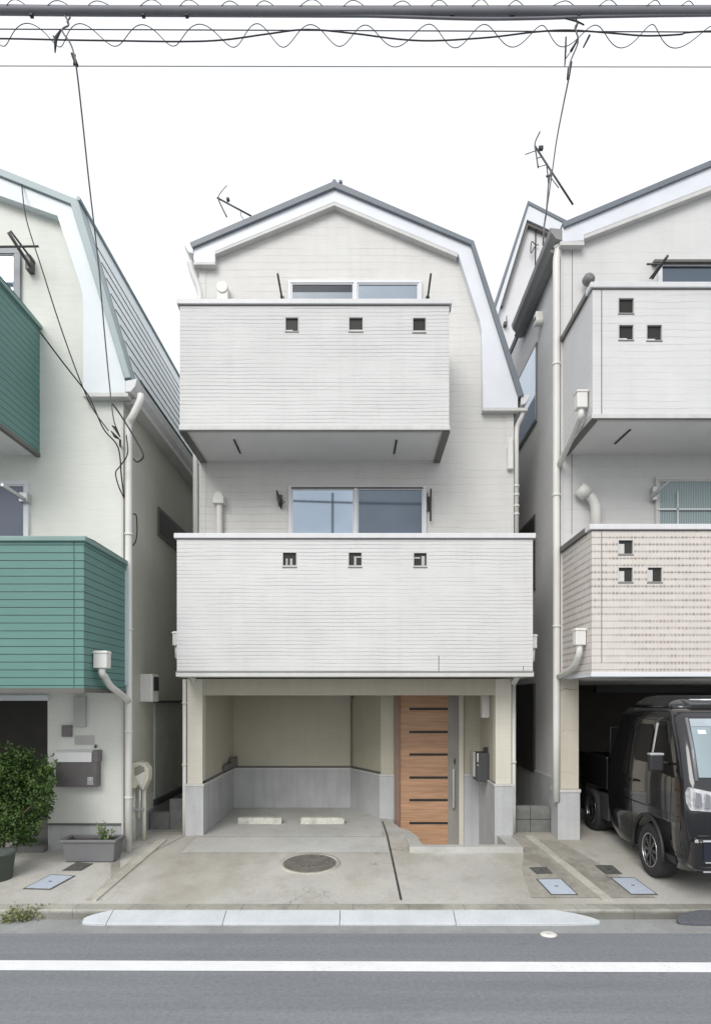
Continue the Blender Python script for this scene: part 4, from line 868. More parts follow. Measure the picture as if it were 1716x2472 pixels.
k = MB(); k.box(RX - .012, RX + .02, YR - .012, YR + .02, 2.7, Z(592, YR)); k.build('corner_trim', m_trim, rh)
YRB = 8.36
hru = [(X(1491.5, YRB), X(1531, YRB), Z(757.5, YRB), Z(717.5, YRB)), (X(1492, YRB), X(1530.5, YRB), Z(821.5, YRB), Z(782, YRB)), (X(1559.5, YRB), X(1599, YRB), Z(823, YRB), Z(782, YRB))]
hrl = [(X(1491, YRB), X(1529.5, YRB), Z(1339.5, YRB), Z(1302, YRB)), (X(1491, YRB), X(1529, YRB), Z(1407, YRB), Z(1368, YRB)), (X(1561.5, YRB), X(1599.5, YRB), Z(1407, YRB), Z(1368, YRB))]
zru = Z(1010, YRB)
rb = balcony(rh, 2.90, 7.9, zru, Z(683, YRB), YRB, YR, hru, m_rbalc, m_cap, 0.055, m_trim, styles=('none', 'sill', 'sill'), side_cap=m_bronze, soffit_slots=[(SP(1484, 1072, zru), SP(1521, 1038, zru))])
k = MB(); k.box(2.88, 2.97, YRB + .02, YR, zru - .02, zru - .001); k.box(2.9, 7.9, YRB, YRB + .02, zru - .012, zru - .001); k.build('drip_edge', m_bronze, rb)
k = MB(); k.box(X(1452, YRB) - .005, X(1452, YRB) + .005, YRB - .003, YRB + .01, zru + .06, Z(690, YRB)); k.build('cladding_joint', m_bronze, rb)
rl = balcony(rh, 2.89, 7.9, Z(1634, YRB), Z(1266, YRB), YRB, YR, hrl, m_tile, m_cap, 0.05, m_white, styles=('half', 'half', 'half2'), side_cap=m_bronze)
k = MB(); k.box(X(1452, YRB) - .004, X(1452, YRB) + .004, YRB - .003, YRB + .01, Z(1600, YRB), Z(1276, YRB)); k.build('cladding_joint', m_bronze, rl)
window(rh, X(1585, YR), 6.9, Z(800, YR), Z(634, YR), YR, [], [m_glass2], m_frame)
k = MB(); k.box(X(1572, YR), 6.95, YR - .10, YR - .0, Z(642, YR), Z(636, YR)); k.build('window_hood', m_bronze, rh)
window(rh, X(1579, YR), 6.9, Z(1330, YR), Z(1153, YR), YR, [], [m_curtain], m_trim)
k = MB(); k.box(X(1582, YR), 6.9, YR - .062, YR - .03, Z(1234, YR), Z(1230, YR)); k.box(X(1630, YR), X(1633, YR), YR - .062, YR - .03, Z(1300, YR), Z(1190, YR)); k.build('window_bar', m_frame, rh)
k = MB(); k.tube([P(1612, 616, YR - .4), P(1574, 672, YR - .1)], .020, 6); k.tube([P(1606, 622, YR - .4), P(1568, 672, YR - .12)], .012, 6); k.tube([P(1561, 637, YR - .2), P(1600, 637, YR - .2)], .014, 6); k.build('laundry_bracket', m_steel, rh)
k = MB(); k.tube([P(1615, 1162, YR - .35), P(1590, 1185, YR - .2), P(1572, 1200, YR - .1)], [.015, .03, .03], 6); k.box(X(1568, YR), X(1578, YR), YR - .12, YR, Z(1212, YR), Z(1180, YR)); k.build('laundry_bracket', m_silver, rh, bevel=.004)
# bent flue pipe, ball vent
k = MB(); yv = YR - .12; k.tube([P(1438, 1310, yv), P(1438, 1222, yv), P(1430, 1204, yv), P(1410, 1186, yv)], [.075, .075, .07, .07], 12); vp = k.build('vent_pipe', m_plast, rh)
k = MB(); k.tube([P(1418, 1195, yv), P(1398, 1178, yv)], [.105, .10], 16); k.build('vent_cap', m_plast, vp)
k = MB(); yv = 8.5; c = P(1420, 676, YR - .12); k.lathe([(-.02, .001), (-.02, .085), (.05, .08), (.09, .04), (.10, .001)], (0, 0, 0), 'z', 20); mt = Matrix.Translation(c) @ Matrix.Rotation(R(90), 4, 'X'); k.v = [tuple(mt @ Vector(v)) for v in k.v]; k.build('vent_hood', M('grey_mesh', (.2, .2, .2), .5), rh)
hopper(rh, 2.815, 8.62, Z(945, 8.55), .16, [(2.815, 8.62, Z(1012, 8.6)), (2.82, 8.85, Z(1040, 8.8)), P(1349, 1124, 9.58)], w=.135, h=.23)
hopper(rh, 2.815, 8.68, Z(1518, 8.63), .16, [(2.815, 8.68, Z(1590, 8.65)), (2.82, 8.9, Z(1612, 8.85)), P(1349, 1634, 9.55)], w=.135, h=.22)
# pillar and garage
k = MB(); k.box(X(1348, YR), X(1396.5, YR), YR - .0, YR + .3, Z(1905, YR), 2.70); k.build('pillar', m_pillartile, rh)
k = MB(); k.box(X(1345, YR), X(1398.5, YR), YR - .02, YR + .32, .2, Z(1913, YR)); k.build('plinth', m_plinth, rh); k = MB(); k.box(X(1345, YR) - .01, X(1398.5, YR) + .012, YR - .032, YR + .33, Z(1913, YR), Z(1906, YR)); k.build('plinth_flashing', m_trim, rh)
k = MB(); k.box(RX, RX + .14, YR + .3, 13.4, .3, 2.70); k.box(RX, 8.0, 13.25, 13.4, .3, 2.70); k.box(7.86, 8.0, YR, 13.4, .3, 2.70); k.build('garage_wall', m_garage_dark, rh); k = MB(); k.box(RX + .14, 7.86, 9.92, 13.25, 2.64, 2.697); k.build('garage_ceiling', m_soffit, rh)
k = MB(); k.box(4.3, 7.8, 12.2, 12.35, Z(1672, 12.2), 2.6); k.build('garage_beam', m_blackpl, rh)
k = MB(); k.box(RX - .03, RX - .0, YR + .05, 12.4, .3, Z(1885, YR)); k.build('side_plinth', m_plinth, rh)
k = MB(); k.box(RX - .012, RX - .001, YR + .05, 13.4, .3, 2.72); k.build('side_cladding', m_rwall, rh)
# side wall windows in the gap
k = MB(); k.box(RX - .02, RX + .01, 10.92, 12.2, 6.95, 8.25); sw = k.build('window', m_bronze, rh); k = MB(); k.box(RX - .026, RX - .019, 10.96, 12.16, 7.0, 8.2); k.build('pane', m_glass, sw)
k = MB(); k.box(RX - .02, RX + .01, 11.0, 12.4, 4.2, 5.44); sw = k.build('window', m_bronze, rh); k = MB(); k.box(RX - .026, RX - .019, 11.05, 12.35, 4.25, 5.38); k.build('pane', m_glassdark, sw)
k = MB(); k.box(RX - .05, RX - .013, 11.0, 12.4, 1.15, 2.62); k.build('side_door', M('dark_side_door', (.03, .03, .032), .4), rh)
k = MB(); k.cyl((RX - .12, 10.62, 8.42), .075, .12, 'x', 14); k.box(RX - .12, RX, 10.55, 10.69, 8.42, 8.55); k.build('vent_hood', m_plast, rh, bevel=.01)
# rear house
YH = 13.6
hb = empty('rear_house', (4.0, 13, .36), 'pale house with a steep roof edge glimpsed in the gap behind', 'house')
w = MB(); w.prism([(X(1180, YH), .3), (8.2, .3), (8.2, 7.5)] + XZ([(1400, 575), (1276, 528), (1205, 745), (1180, 830)], YH), YH, 19, 'y'); w.build('wall', m_rearwall, hb)
w = MB(); w.prism(band(XZ([(1420, 562), (1368, 532), (1274, 484), (1198, 722), (1165, 830)], YH - .15), XZ([(1418, 570), (1368, 541), (1276, 493), (1201.5, 724), (1168, 832)], YH - .15)), YH - .16, 19.1, 'y'); w.build('roof', m_roof, hb)
w = MB(); w.prism(band(XZ([(1420, 571), (1368, 542), (1276, 494), (1202, 725), (1168, 833)], YH - .14), XZ([(1418, 600), (1345, 562), (1272, 529), (1209, 735), (1178, 835)], YH - .14)), YH - .14, YH + .01, 'y'); w.build('fascia', m_white, hb)
w = MB(); w.prism(band(XZ([(1345, 562), (1272, 529), (1209, 735)], YH - .13), XZ([(1345, 570), (1276, 540), (1216, 735)], YH - .13)), YH - .10, YH, 'y'); w.build('edge_trim', m_bronze, hb)
k = MB(); k.tube([P(1293, 555, YH - .05), P(1292, 640, YH - .05)], .012, 6); k.tube(curve([P(1292, 590, YH - .06), P(1283, 583, YH - .1), P(1281, 610, YH - .1), P(1288, 600, YH - .1), P(1293, 592, YH - .06), P(1300, 590, YH - .06)], 4), .010, 5); k.build('wall_cable', m_wire, hb)
k = MB(); k.box(X(1214, YH), X(1222, YH), YH - .1, YH, Z(790, YH), Z(782, YH)); k.tube([P(1222, 784, YH - .06), P(1223, 762, YH - .06)], .01, 5); k.build('vent_hood', m_steel, hb)

# ------------------------------------------------------------------ black kei truck
tk = empty('black_truck', (4.2, 8.9, .2), 'black high-roofed mini truck parked nose-out under the tiled balcony', 'truck')
TX0, TX1 = 3.50, 5.00
LV = [(0.46, 7.30, 9.20, .04), (0.62, 7.22, 9.42, .01), (0.85, 7.18, 9.50, .0), (1.00, 7.17, 9.51, .0), (1.42, 7.20, 9.47, .006), (1.50, 7.24, 9.45, .012), (1.80, 7.38, 9.34, .04), (2.10, 7.55, 9.20, .075), (2.20, 7.63, 9.14, .10), (2.245, 7.72, 9.08, .13)]
def lev(z):
    for a, b in zip(LV, LV[1:]):
        if a[0] <= z <= b[0]:
            t = (z - a[0]) / (b[0] - a[0]); return [a[i] + (b[i] - a[i]) * t for i in range(4)]
    return LV[0] if z < LV[0][0] else LV[-1]
def loft(mb, levels, x0, x1, rc, n=6):
    rings = []
    for (z, yf, yr, ins) in levels:
        a, b = x0 + ins, x1 - ins; pts = []
        for (cx_, cy_, s) in ((a + rc, yf + rc, 180), (b - rc, yf + rc, 270), (b - rc * .6, yr - rc * .6, 0), (a + rc * .6, yr - rc * .6, 90)):
            r_ = rc if s in (180, 270) else rc * .6
            for k in range(n + 1):
                t = R(s + 90 * k / n); pts.append((cx_ + r_ * math.cos(t), cy_ + r_ * math.sin(t), z))
        rings.append(pts)
    m = len(rings[0]); vs = [p for r_ in rings for p in r_]
    fs = [(i * m + k, i * m + (k + 1) % m, (i + 1) * m + (k + 1) % m, (i + 1) * m + k) for i in range(len(rings) - 1) for k in range(m)]
    mb.poly(vs, fs, True); mb.face(rings[0]); mb.face(rings[-1])
k = MB(); loft(k, LV, TX0, TX1, .14); cab = k.build('cab', m_black, tk)
# wheel arch cut from the cab
ct = MB(); ct.cyl((3.3, 8.13, .515), .415, .55, 'x', 40); cuto = ct.build('arch_cutter', m_blackpl, tk)
bo = cab.modifiers.new('Arch', 'BOOLEAN'); bo.operation = 'DIFFERENCE'; bo.object = cuto; bo.solver = 'EXACT'
dg = bpy.context.evaluated_depsgraph_get(); dg.update(); me2 = bpy.data.meshes.new_from_object(cab.evaluated_get(dg)); cab.modifiers.clear(); cab.data = me2
bpy.data.objects.remove(cuto)
def S(y, z, off=.006): return (TX0 + lev(z)[3] - off, y, z)      # point on the cab's near side
def side_patch(pts, off=.011):
    c = MB(); n = len(pts); a = [S(y, z, off) for y, z in pts]; b = [S(y, z, -.03) for y, z in pts]
    c.poly(a + b, [tuple(range(n)), tuple(range(2 * n - 1, n - 1, -1))] + [(i, (i + 1) % n, (i + 1) % n + n, i + n) for i in range(n)]); return c
side_patch([(7.46, 1.47), (7.62, 1.78), (7.80, 2.05), (7.97, 2.05), (8.06, 1.52)]).build('side_window', m_glasscar, cab)
side_patch([(8.15, 1.58), (8.09, 1.98), (8.16, 2.05), (8.52, 2.05), (8.60, 1.98), (8.60, 1.64), (8.54, 1.58)]).build('side_window', m_glasscar, cab)
side_patch([(8.78, 1.36), (8.70, 1.96), (8.76, 2.00), (8.86, 1.98), (9.02, 1.42)]).build('side_window', m_glasscar, cab)
for pts in ([(8.05, 1.48), (8.09, 1.48), (8.03, 2.07), (7.99, 2.07)],): side_patch(pts, .010).build('window_post', m_trim, cab)
def line(pts, w=.006): 
    c = MB(); c.tube([S(y, z, .002) for y, z in pts], w, 5); return c
line([(7.56, .75), (7.52, 1.40), (7.75, 2.10), (8.64, 2.12), (8.68, 1.5), (8.68, .9), (8.56, .72)]).build('door_seam', m_blackpl, cab)
side_patch([(7.42, .62), (7.42, 1.30), (7.55, 1.30), (7.56, .62)], .002)
dhm = MB(); dhm.tube([S(8.46, 1.32, .03), S(8.62, 1.32, .03)], .016, 6); dhm.build('door_handle', m_black, cab)
# body crease and sill mouldings
k = side_patch([(7.45, .50), (7.45, .58), (7.74, .58), (7.76, .50)], .015); k.build('bumper_corner', m_blackpl, cab)
k = line([(7.35, 1.05), (8.85, 1.05)], .008); k.build('body_crease', m_black, cab)
k = MB()
for i in range(15):
    t = R(-20 + 220 * i / 14)
arch = [(TX0 - .006, 8.13 + .425 * math.cos(R(-8 + 196 * i / 18)), .515 + .425 * math.sin(R(-8 + 196 * i / 18))) for i in range(19)]
k.tube(arch, .026, 6); k.build('wheel_arch', m_blackpl, cab)
# drip edge, high roof, light bar
k = MB(); loft(k, [(2.24, 7.78, 9.04, .15), (2.31, 7.90, 9.0, .19), (2.385, 8.08, 8.9, .27), (2.405, 8.25, 8.75, .36)], TX0, TX1, .16); k.build('high_roof', m_black, tk)
k = MB(); k.tube([(TX0 + .095, 9.13, 2.16), (TX0 + .10, 8.5, 2.225), (TX0 + .115, 7.85, 2.225), (TX0 + .14, 7.66, 2.17)], .022, 6); k.build('drip_rail', m_blackpl, tk)
k = MB(); k.prism([(7.78, 2.25), (7.74, 2.30), (8.0, 2.36), (8.05, 2.30)], TX0 + .34, TX1 - .34, 'x'); k.build('roof_visor', M('dark_grey_visor', (.10, .105, .11), .25, spec=.6), tk, bevel=.008)
k = MB(); k.tube([(TX0 + .36, 7.83, 2.35), (TX1 - .36, 7.83, 2.35)], .012, 6); k.build('roof_strip', m_chrome, tk)
# windscreen and the pale reflection strip on its pillar
def W(x, z, off=.008):
    yf = lev(z)[1]; return (x, yf - off, z)
k = MB(); xa, xb = TX0 + .17, TX1 - .17

def front_patch(mb, x0, x1, z0, z1, lean0, lean1, off):
    zs_ = [z0] + [z for z in (1.80, 2.10) if z0 < z < z1] + [z1]; vs = []
    for z in zs_:
        e_ = lean0 + (lean1 - lean0) * (z - z0) / (z1 - z0)
        for (x, y, zz_) in (W(x0 + e_, z, off), W(x1 - e_, z, off)): vs += [(x, y, zz_), (x, y + off + .015, zz_)]
    n_ = len(zs_); fs = []
    for i in range(n_ - 1):
        p_, q_ = i * 4, i * 4 + 4
        fs += [(p_, p_ + 2, q_ + 2, q_), (p_ + 1, p_ + 3, q_ + 3, q_ + 1), (p_, p_ + 1, q_ + 1, q_), (p_ + 2, p_ + 3, q_ + 3, q_ + 2)]
    e_ = (n_ - 1) * 4; fs += [(0, 1, 3, 2), (e_, e_ + 1, e_ + 3, e_ + 2)]
    mb.poly(vs, fs)
front_patch(k, xa, xb, 1.50, 2.09, 0, .05, .010); ws = k.build('windscreen', m_windscreen, cab)
k = MB(); front_patch(k, xa + .045, xb - .045, 2.05, 2.135, 0, .01, .016); k.build('sun_strip', M('pale_strip', (.38, .43, .47), .2), ws)
k = MB(); front_patch(k, xa + .11, xa + .20, 1.965, 2.01, 0, 0, .015); k.build('sticker', m_white, ws)
k = MB(); k.tube([W(xa - .035, 1.46, .004), W(xa - .0, 1.80, .006), W(xa + .03, 2.14, .006)], [.02, .018, .018], 8); k.build('pillar_reflection_strip', M('grey_gloss', (.20, .205, .22), .12, spec=.7), cab)  # grey strip imitating the pale reflection on the black pillar
k = MB(); k.tube([W(xa + .2, 1.49, .02), W(xa + .9, 1.53, .03)], .010, 5); k.build('wiper', m_blackpl, ws)
# front: headlights, grille, bumper
for sgn in (1, -1):
    c = (TX0 + TX1) / 2; k = MB(); xo = c - sgn * .70; xi = c - sgn * .40
    q = [(xo - sgn * .03, 7.30, 1.30), (xo, 7.185, 1.15), (xi, 7.155, 1.13), (xi - sgn * .02, 7.17, 1.34), (xo, 7.21, 1.40)]
    k.poly([(p[0], p[1] - .018, p[2]) for p in q] + [(p[0], p[1] + .03, p[2]) for p in q], [(0, 1, 2, 3, 4), (9, 8, 7, 6, 5)] + [(i, (i + 1) % 5, (i + 1) % 5 + 5, i + 5) for i in range(5)])
    hl_ = k.build('headlight', m_lamp, cab, bevel=.01)
    k = MB()
    for f0, f1, za, zb_ in ((.08, .36, 1.20, 1.36), (.44, .66, 1.18, 1.345), (.72, .95, 1.17, 1.34)):
        x0_, x1_ = xo + (xi - xo) * f0, xo + (xi - xo) * f1
        k.prism([(x0_, za), (x1_, za - .01), (x1_ - (x1_ - x0_) * .15, zb_ - .02), (x0_ + (x1_ - x0_) * .2, zb_)], 7.125, 7.16, 'y')
    k.build('reflector', m_chrome, hl_, bevel=.006)
k = MB(); k.box(TX0 + .36, TX1 - .36, 7.13, 7.19, 1.06, 1.32); k.build('grille', m_blackpl, tk, bevel=.02)
k = MB(); k.box(TX0 + .06, TX1 - .06, 7.12, 7.40, .50, .86); k.build('bumper', m_black, tk, bevel=.05)
k = MB(); k.box(TX0 + .16, TX0 + .66, 7.105, 7.13, .62, .82); k.box(TX1 - .66, TX1 - .16, 7.105, 7.13, .62, .82); k.build('fog_panel', M('dark_blue_panel', (.02, .024, .04), .3), tk, bevel=.01)
k = MB(); k.tube([(TX0 + .15, 7.10, .83), (TX0 + .66, 7.095, .83)], .014, 6); k.tube([(TX0 + .17, 7.10, .60), (TX0 + .66, 7.095, .60)], .008, 6); k.tube([(TX0 + .15, 7.105, .50), (TX1 - .15, 7.105, .50)], .010, 6); k.build('bumper_trim', m_chrome, tk)
# mirror
k = MB(); mzr = 1.62; k.box(TX0 - .24, TX0 - .075, 7.52, 7.60, mzr - .09, mzr + .115); mr = k.build('mirror', m_blackpl, tk, bevel=.025); k = MB(); k.tube([(TX0 - .09, 7.56, mzr + .02), (TX0 + .06, 7.62, mzr - .01)], .018, 6); k.build('mirror_arm', m_blackpl, mr); k = MB(); k.box(TX0 - .236, TX0 - .079, 7.512, 7.606, mzr + .098, mzr + .125); k.build('mirror_cap', m_silver, mr, bevel=.008)
# wheels
def wheel(y, z, r_):
    k = MB(); k.lathe([(.02, r_ * .60), (.0, r_ * .66), (-.012, r_ * .88), (.008, r_ * .975), (.03, r_), (.20, r_), (.225, r_ * .97), (.23, r_ * .60)], (TX0 + .015, y, z), 'x', 48); wo = k.build('wheel', m_tyre, tk)
    k = MB(); k.lathe([(.03, r_ * .57), (.012, r_ * .585), (.008, r_ * .62), (.02, r_ * .645), (.12, r_ * .62), (.12, r_ * .56)], (TX0 + .015, y, z), 'x', 40)
    k.cyl((TX0 + .075, y, z), r_ * .58, .02, 'x', 32); k.cyl((TX0 + .02, y, z), r_ * .13, .06, 'x', 18)
    for i in range(8):
        a = i * math.pi / 4; ca, sa = math.cos(a), math.sin(a); p = lambda rr, da: (y + rr * math.cos(a + da), z + rr * math.sin(a + da))
        pts = [p(r_ * .1, -.5), p(r_ * .58, -.13), p(r_ * .58, .13), p(r_ * .1, .5)]
        k.prism(pts, TX0 + .028, TX0 + .06, 'x')
    rim_ = k.build('rim', m_rim, wo); k = MB(); k.lathe([(.004, r_ * .60), (-.004, r_ * .625), (.006, r_ * .65), (.012, r_ * .62)], (TX0 + .015, y, z), 'x', 40); k.build('rim_edge', m_chrome, wo)
wheel(8.13, gz(8.13) + .322, .325); wheel(10.2, gz(10.2) + .317, .32)
# cargo bed, undertray
k = MB(); k.box(TX0 + .02, TX1 - .02, 9.56, 10.75, 1.05, 1.12); k.box(TX0 + .02, TX0 + .06, 9.56, 10.75, 1.12, 1.52); k.box(TX0 + .06, TX1 - .02, 10.71, 10.75, 1.12, 1.52); k.box(TX1 - .06, TX1 - .02, 9.56, 10.71, 1.12, 1.52); k.build('cargo_bed', m_black, tk, bevel=.01)
k = MB(); k.box(TX0 + .12, TX1 - .12, 7.5, 10.7, .50, .74); k.build('chassis', m_blackpl, tk)
k = MB(); k.box(TX0 + .03, TX0 + .36, 9.52, 9.86, .60, .98); k.build('tool_box', M('dark_grey_box', (.05, .053, .056), .4), tk, bevel=.015)
k = MB(); k.box(TX0 + .04, TX0 + .05, 10.5, 10.75, .6, 1.05); k.build('mud_flap', m_blackpl, tk)
k = MB(); k.tube([(TX0 + .10, 9.62, 1.5), (TX0 + .10, 9.62, 1.95), (TX1 - .1, 9.62, 1.95), (TX1 - .1, 9.62, 1.5)], .018, 6); k.build('bed_guard', m_blackpl, tk)

# ------------------------------------------------------------------ aerials and overhead cables
YA = 10.9
an = empty('tv_aerial', P(607, 521, YA), 'small thin yagi aerial pointing off the roof of the middle house', 'aerial')
k = MB(); k.tube([P(524, 476.5, YA), P(607, 521, YA)], .014, 6); k.build('boom', m_steel, an)
k = MB(); k.tube(curve([P(547.5, 447, YA), P(535, 461, YA), P(527, 477, YA), P(536, 500, YA), P(547.5, 523, YA)], 4), [.006] * 4 + [.007] * 4 + [.012] * 9, 6); k.build('reflector', m_steel, an)
k = MB(); k.box(X(547, YA), X(554, YA), YA - .03, YA + .03, Z(484, YA), Z(478, YA)); k.build('connector_box', m_blackpl, an, bevel=.005)
k = MB(); k.tube(curve([P(582, 509, YA), P(581, 518, YA), P(588, 529, YA)], 4), .006, 5); k.tube([P(607, 521, YA), (X(607, YA), YA, Z(540, YA))], .016, 6); k.build('mast', m_wiregrey, an)
A = lambda x, y, Y=12.0: P(858 + x / 1.86, y / 1.86, Y)
an = empty('tv_aerial', A(850, 990), 'tall dark yagi aerial on a mast in the gap beside the right roof', 'aerial')
k = MB(); k.tube([A(806, 655), A(976, 917)], .018, 6); k.build('boom', m_steel, an)
k = MB(); k.tube(curve([A(828, 590), A(806, 640), A(811, 690), A(820, 752)], 4), .013, 6); k.tube([A(762, 692, 11.9), A(806, 676, 12.0)], .008, 5); k.tube([A(820, 748), A(858, 738)], .007, 5); k.tube([A(812, 710), A(836, 702)], .009, 5); k.build('reflector', m_steel, an)
k = MB(); k.box(*sorted((A(822, 0)[0], A(842, 0)[0])), 11.97, 12.03, A(0, 672)[2], A(0, 656)[2]); k.build('connector_box', m_blackpl, an, bevel=.006)
k = MB(); k.tube([A(858, 738), A(864, 790), A(866, 830)], .012, 6); k.tube([A(880, 800), A(912, 842)], .009, 5); k.tube([A(856, 790), A(880, 786)], .02, 6); k.build('director', m_steel, an)
k = MB(); k.tube([A(878, 760), A(866, 830), A(858, 940), A(846, 1020), A(842, 1100)], .016, 6); k.build('mast', m_wiregrey, an)
YC = 6.8
def C(px, py, Y=YC): return P(px, py, Y)
k = MB(); pts = [C(-1600, -14), C(-700, 12)] + [C(8, 23), C(430, 26), C(858, 27.5), C(1290, 26.5), C(1712, 25.5)] + [C(2400, 14), C(3300, -14)]
k.tube(curve(pts, 6), .043, 10); k.tube(curve([C(8 - 900, 20), C(8, 29), C(430, 33), C(858, 36.5), C(1130, 44), C(1290, 43), C(1420, 39), C(1600, 36), C(1716 + 900, 20)], 6), .014, 8)
cb_ = thing('power_cable', k, m_cable, 'thick grey bundled power cable stretched across the top of the sky', 'cable')
k = MB(); pts = []; n = 520
for i in range(n + 1):
    px = -300 + 2316 * i / n; a = 2 * math.pi * (px - 62) / 101 + .7 * math.sin(px * .0113) + .35 * math.sin(px * .031); rr = .044 * (1 + .28 * math.sin(px * .0171 + 1)); pts.append((X(px, YC), YC + .05 * math.sin(a), Z(15.5, YC) + rr * math.cos(a)))
k.tube(pts, .0038, 5); k.build('spiral_hanger', m_wire, cb_)
k = MB(); k.tube([C(-300, 10.5), C(858, 13), C(2016, 11)], .004, 5); k.build('messenger_wire', m_wire, cb_)
k = MB()
for px in (75, 345, 450, 1090, 1235, 1395): k.box(X(px - 3, YC), X(px + 5, YC), YC - .02, YC + .02, Z(39, YC), Z(33, YC))
k.build('cable_tie', m_wire, cb_)
k = MB(); k.tube([C(-900, 60), C(8, 69), C(858, 72.5), C(1712, 76), C(2600, 66)], .0052, 6)
mw = thing('support_wire', k, m_wire, 'straight thin black wire with a slack spiral wound round it, below the thick bundled cable', 'cable')
k = MB(); pts = []; n = 640
for i in range(n + 1):
    px = -300 + 2316 * i / n; a = 2 * math.pi * (px - 90) / 136.5 + .28 * math.sin(px * .0093) + .2 * math.sin(px * .027 + 2); rr = .078 * (1 + .12 * math.sin(px * .013)); pts.append((X(px, YC), YC + .085 * math.sin(a), Z(83.5 + px * .002, YC) + rr * math.cos(a)))
k.tube(pts, .0042, 5); k.build('spiral_hanger', m_wire, mw)
k = MB(); k.tube(curve([C(-900, 80), C(-300, 90), C(11, 92), C(150, 95), C(280, 97), C(435, 99), C(540, 95), C(650, 80), C(742, 70), C(858, 80), C(960, 93), C(1046, 97), C(1180, 89), C(1290, 76), C(1374, 71.5), C(1480, 79), C(1557, 85), C(1640, 82), C(1712, 74), C(2200, 60)], 5), .0075, 6)
thing('sagging_wire', k, m_wire, 'thicker black wire that dips and rises in waves through the slack spiral', 'cable')
k = MB(); k.tube([C(-900, 150), C(0, 158), C(858, 159.5), C(1716, 160.5), C(2600, 155)], .0042, 6)
thing('single_wire', k, m_wiregrey, 'lone straight thin wire, lowest of the wires crossing the sky', 'cable')
def drop(name, pts, r_, mat, label, n=6):
    k = MB(); k.tube(curve(pts, n), r_, 6); return thing(name, k, mat, label, 'cable')
c1 = P(285, 1052, YL - .25)
dl = drop('service_drop', [P(156, 34, YC), P(166, 58, YC), P(150, 72, YC), P(172, 108, YC), P(184, 160, YC), P(197, 270, 7.1), P(215, 440, 7.5), P(231, 576, 7.9), P(240, 660, 8.1), P(252, 800, 8.45), P(264, 925, 8.7), P(273, 1005, 8.8), P(283, 1040, 8.85)], .0085, m_wiregrey, 'long grey service drop wire running down to the corner of the teal-balcony house')
k = MB(); k.tube([P(148, 70, YC), P(134, 92, YC), P(133, 126, YC)], [.008, .02, .006], 6); k.tube([P(138, 95, YC), P(128, 85, YC)], .007, 5); k.tube([P(170, 40, YC), P(162, 52, YC), P(166, 58, YC)], .008, 5); k.tube([P(172, 128, YC), P(181, 132, YC), P(179, 156, YC)], .011, 6); k.tube([P(176, 132, YC), P(186, 158, YC)], .018, 6); k.build('clamp', m_wire, dl)
k = MB(); k.tube([P(270, 1027, 8.8), P(279, 1034, 8.82), P(290, 1055, 8.85)], [.008, .022, .008], 6); k.tube([P(268, 1040, 8.8), P(278, 1053, 8.82), P(288, 1060, 8.85)], [.006, .022, .008], 6); k.tube([P(290, 1062, 8.85), P(290, 1076, YL)], .014, 6); k.build('insulator', m_wire, dl)
drop('service_drop', [P(52, 444, YLF - .03), P(64, 530, 8.7), P(100, 645, 8.3), P(140, 770, 8.4), P(175, 870, 8.6), P(203, 942, 8.75), P(226, 990, 8.8), P(262, 1040, 8.82)], .0075, m_wire, 'thin dark wire curving down the gable of the teal-balcony house from its white fascia')
drop('service_drop', [P(96, 800, 8.1), P(150, 872, 8.5), P(206, 944, 8.75), P(222, 972, 8.8), P(250, 1035, 8.82), P(285, 1080, 8.9), P(293, 1150, 9.0), P(300, 1200, YL - .02)], .0095, m_wire, 'dark wire running from the upper teal balcony corner to the downpipe')
drop('service_drop', [P(272, 975, 8.78), P(290, 1000, 8.8), P(318, 1045, 8.82), P(343, 1090, 8.8), P(345, 1105, 8.8), P(332, 1115, 8.85), P(322, 1108, 8.9)], .011, m_wire, 'black cable loop hanging beside the white downpipe bend')
drop('service_drop', [P(305, 1050, 8.85), P(308, 1095, 8.85), P(290, 1125, 8.9), P(279, 1142, 8.9), P(287, 1175, 8.95), P(300, 1203, YL - .02)], .0085, m_wire, 'thin black cable zigzagging down beside the white downpipe to its foot clip')
drop('service_drop', [P(322, 1241, 9.25), P(329, 1245, 9.2), P(331, 1280, 9.2), P(328, 1305, 9.25), P(321, 1317, 9.3)], .009, m_wire, 'short bowed black cable on the side wall behind the white downpipe')
dr_ = drop('service_drop', [P(1392, 58, YC), P(1388, 66, YC), P(1395, 100, YC), P(1376, 150, YC), P(1372, 190, YC), P(1360, 250, 7.4), P(1343, 340, 8.6), P(1332, 420, 10.2), P(1322, 490, 11.5), P(1312, 555, 12.3)], .0085, m_wiregrey, 'long grey service drop wire running down to the gap beside the right house')
k = MB(); k.tube([P(1363, 41, YC), P(1392, 50, YC), P(1410, 59, YC)], [.012, .009, .007], 6); k.tube([P(1390, 42, YC), P(1394, 56, YC), P(1388, 70, YC)], .009, 5); k.tube([P(1366, 88, YC), P(1365, 120, YC), P(1363, 158, YC)], [.008, .01, .006], 6); k.tube([P(1394, 95, YC), P(1378, 122, YC)], [.009, .014], 6); k.tube([P(1378, 122, YC), P(1364, 142, YC)], .005, 5); k.tube([P(1423, 84, YC), P(1408, 113, YC)], [.012, .008], 6); k.tube([P(1380, 148, YC), P(1374, 165, YC), P(1371, 190, YC)], [.008, .02, .016], 6); k.build('clamp', m_wire, dr_)

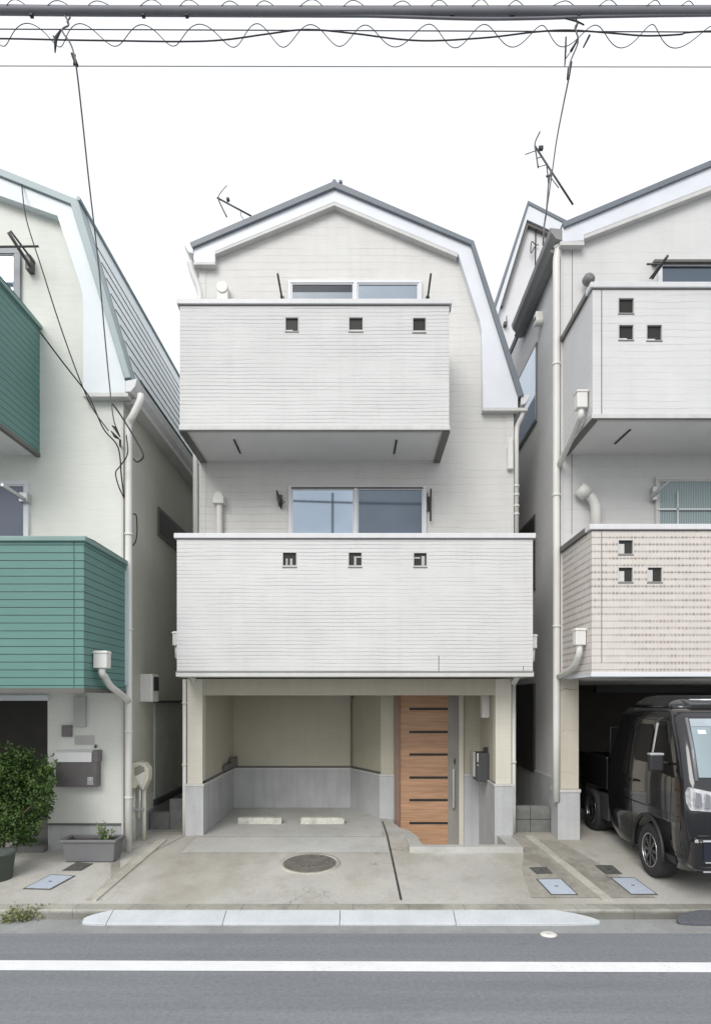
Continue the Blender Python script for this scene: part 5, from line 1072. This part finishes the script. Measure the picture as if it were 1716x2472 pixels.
pole = MB(); pole.tube([(-1.07, -3.0, 0), (-1.07, -3.0, 9.75)], [.07, .04], 12)
po = thing('utility_pole', pole, m_cable, 'slim pole across the street, only mirrored in the middle house window', 'pole')
k = MB(); k.tube(curve([(-20, -3.0, 10.2), (-8, -3.0, 9.75), (-1.07, -3.02, 9.42), (6, -3.0, 9.4), (20, -3.0, 9.9)], 5), .035, 8); k.build('cable', m_wire, po)
# ------------------------------------------------------------------ camera, light, sky
cam = bpy.data.cameras.new('camera'); co = bpy.data.objects.new('camera', cam); COL.objects.link(co); scn.camera = co
co.location = (0, 0, H); co.rotation_euler = (R(90), 0, 0)
cam.sensor_fit = 'HORIZONTAL'; cam.sensor_width = 36; cam.lens = F / 1716 * 36
cam.shift_x = -(CX - 858) / 1716; cam.shift_y = (CY - 1236) / 1716; cam.clip_end = 2000; cam.clip_start = .05
SUN_EL, SUN_AZ = 37, 200
sun = bpy.data.lights.new('sun', 'SUN'); sun.energy = 1.5; sun.angle = R(32); sun.color = (1, .98, .955)
so = bpy.data.objects.new('sun', sun); COL.objects.link(so)
d = Vector((math.sin(R(SUN_AZ)) * math.cos(R(SUN_EL)), math.cos(R(SUN_AZ)) * math.cos(R(SUN_EL)), math.sin(R(SUN_EL))))
so.rotation_euler = d.to_track_quat('Z', 'Y').to_euler(); so.location = d * 40
wd = bpy.data.worlds.new('World'); scn.world = wd; wd.use_nodes = True
n, l = wd.node_tree.nodes, wd.node_tree.links; bg = n['Background']
sk = n.new('ShaderNodeTexSky'); sk.sky_type = 'NISHITA'; sk.sun_disc = False; sk.sun_elevation = R(SUN_EL); sk.sun_rotation = R(SUN_AZ); sk.dust_density = 4; sk.air_density = 1.0
mx_ = n.new('ShaderNodeMix'); mx_.data_type = 'RGBA'; mx_.inputs[0].default_value = .86          # even white cloud veil over the sky
mx_.inputs[7].default_value = (10.6, 10.8, 11.1, 1); l.new(sk.outputs[0], mx_.inputs[6]); l.new(mx_.outputs[2], bg.inputs[0]); bg.inputs[1].default_value = .088
scn.view_settings.view_transform = 'Standard'; scn.view_settings.look = 'None'; scn.view_settings.gamma = 1; scn.view_settings.exposure = .35
scn.cycles.max_bounces = 8; scn.cycles.diffuse_bounces = 5
try: scn.cycles.use_denoising = True
except Exception: pass
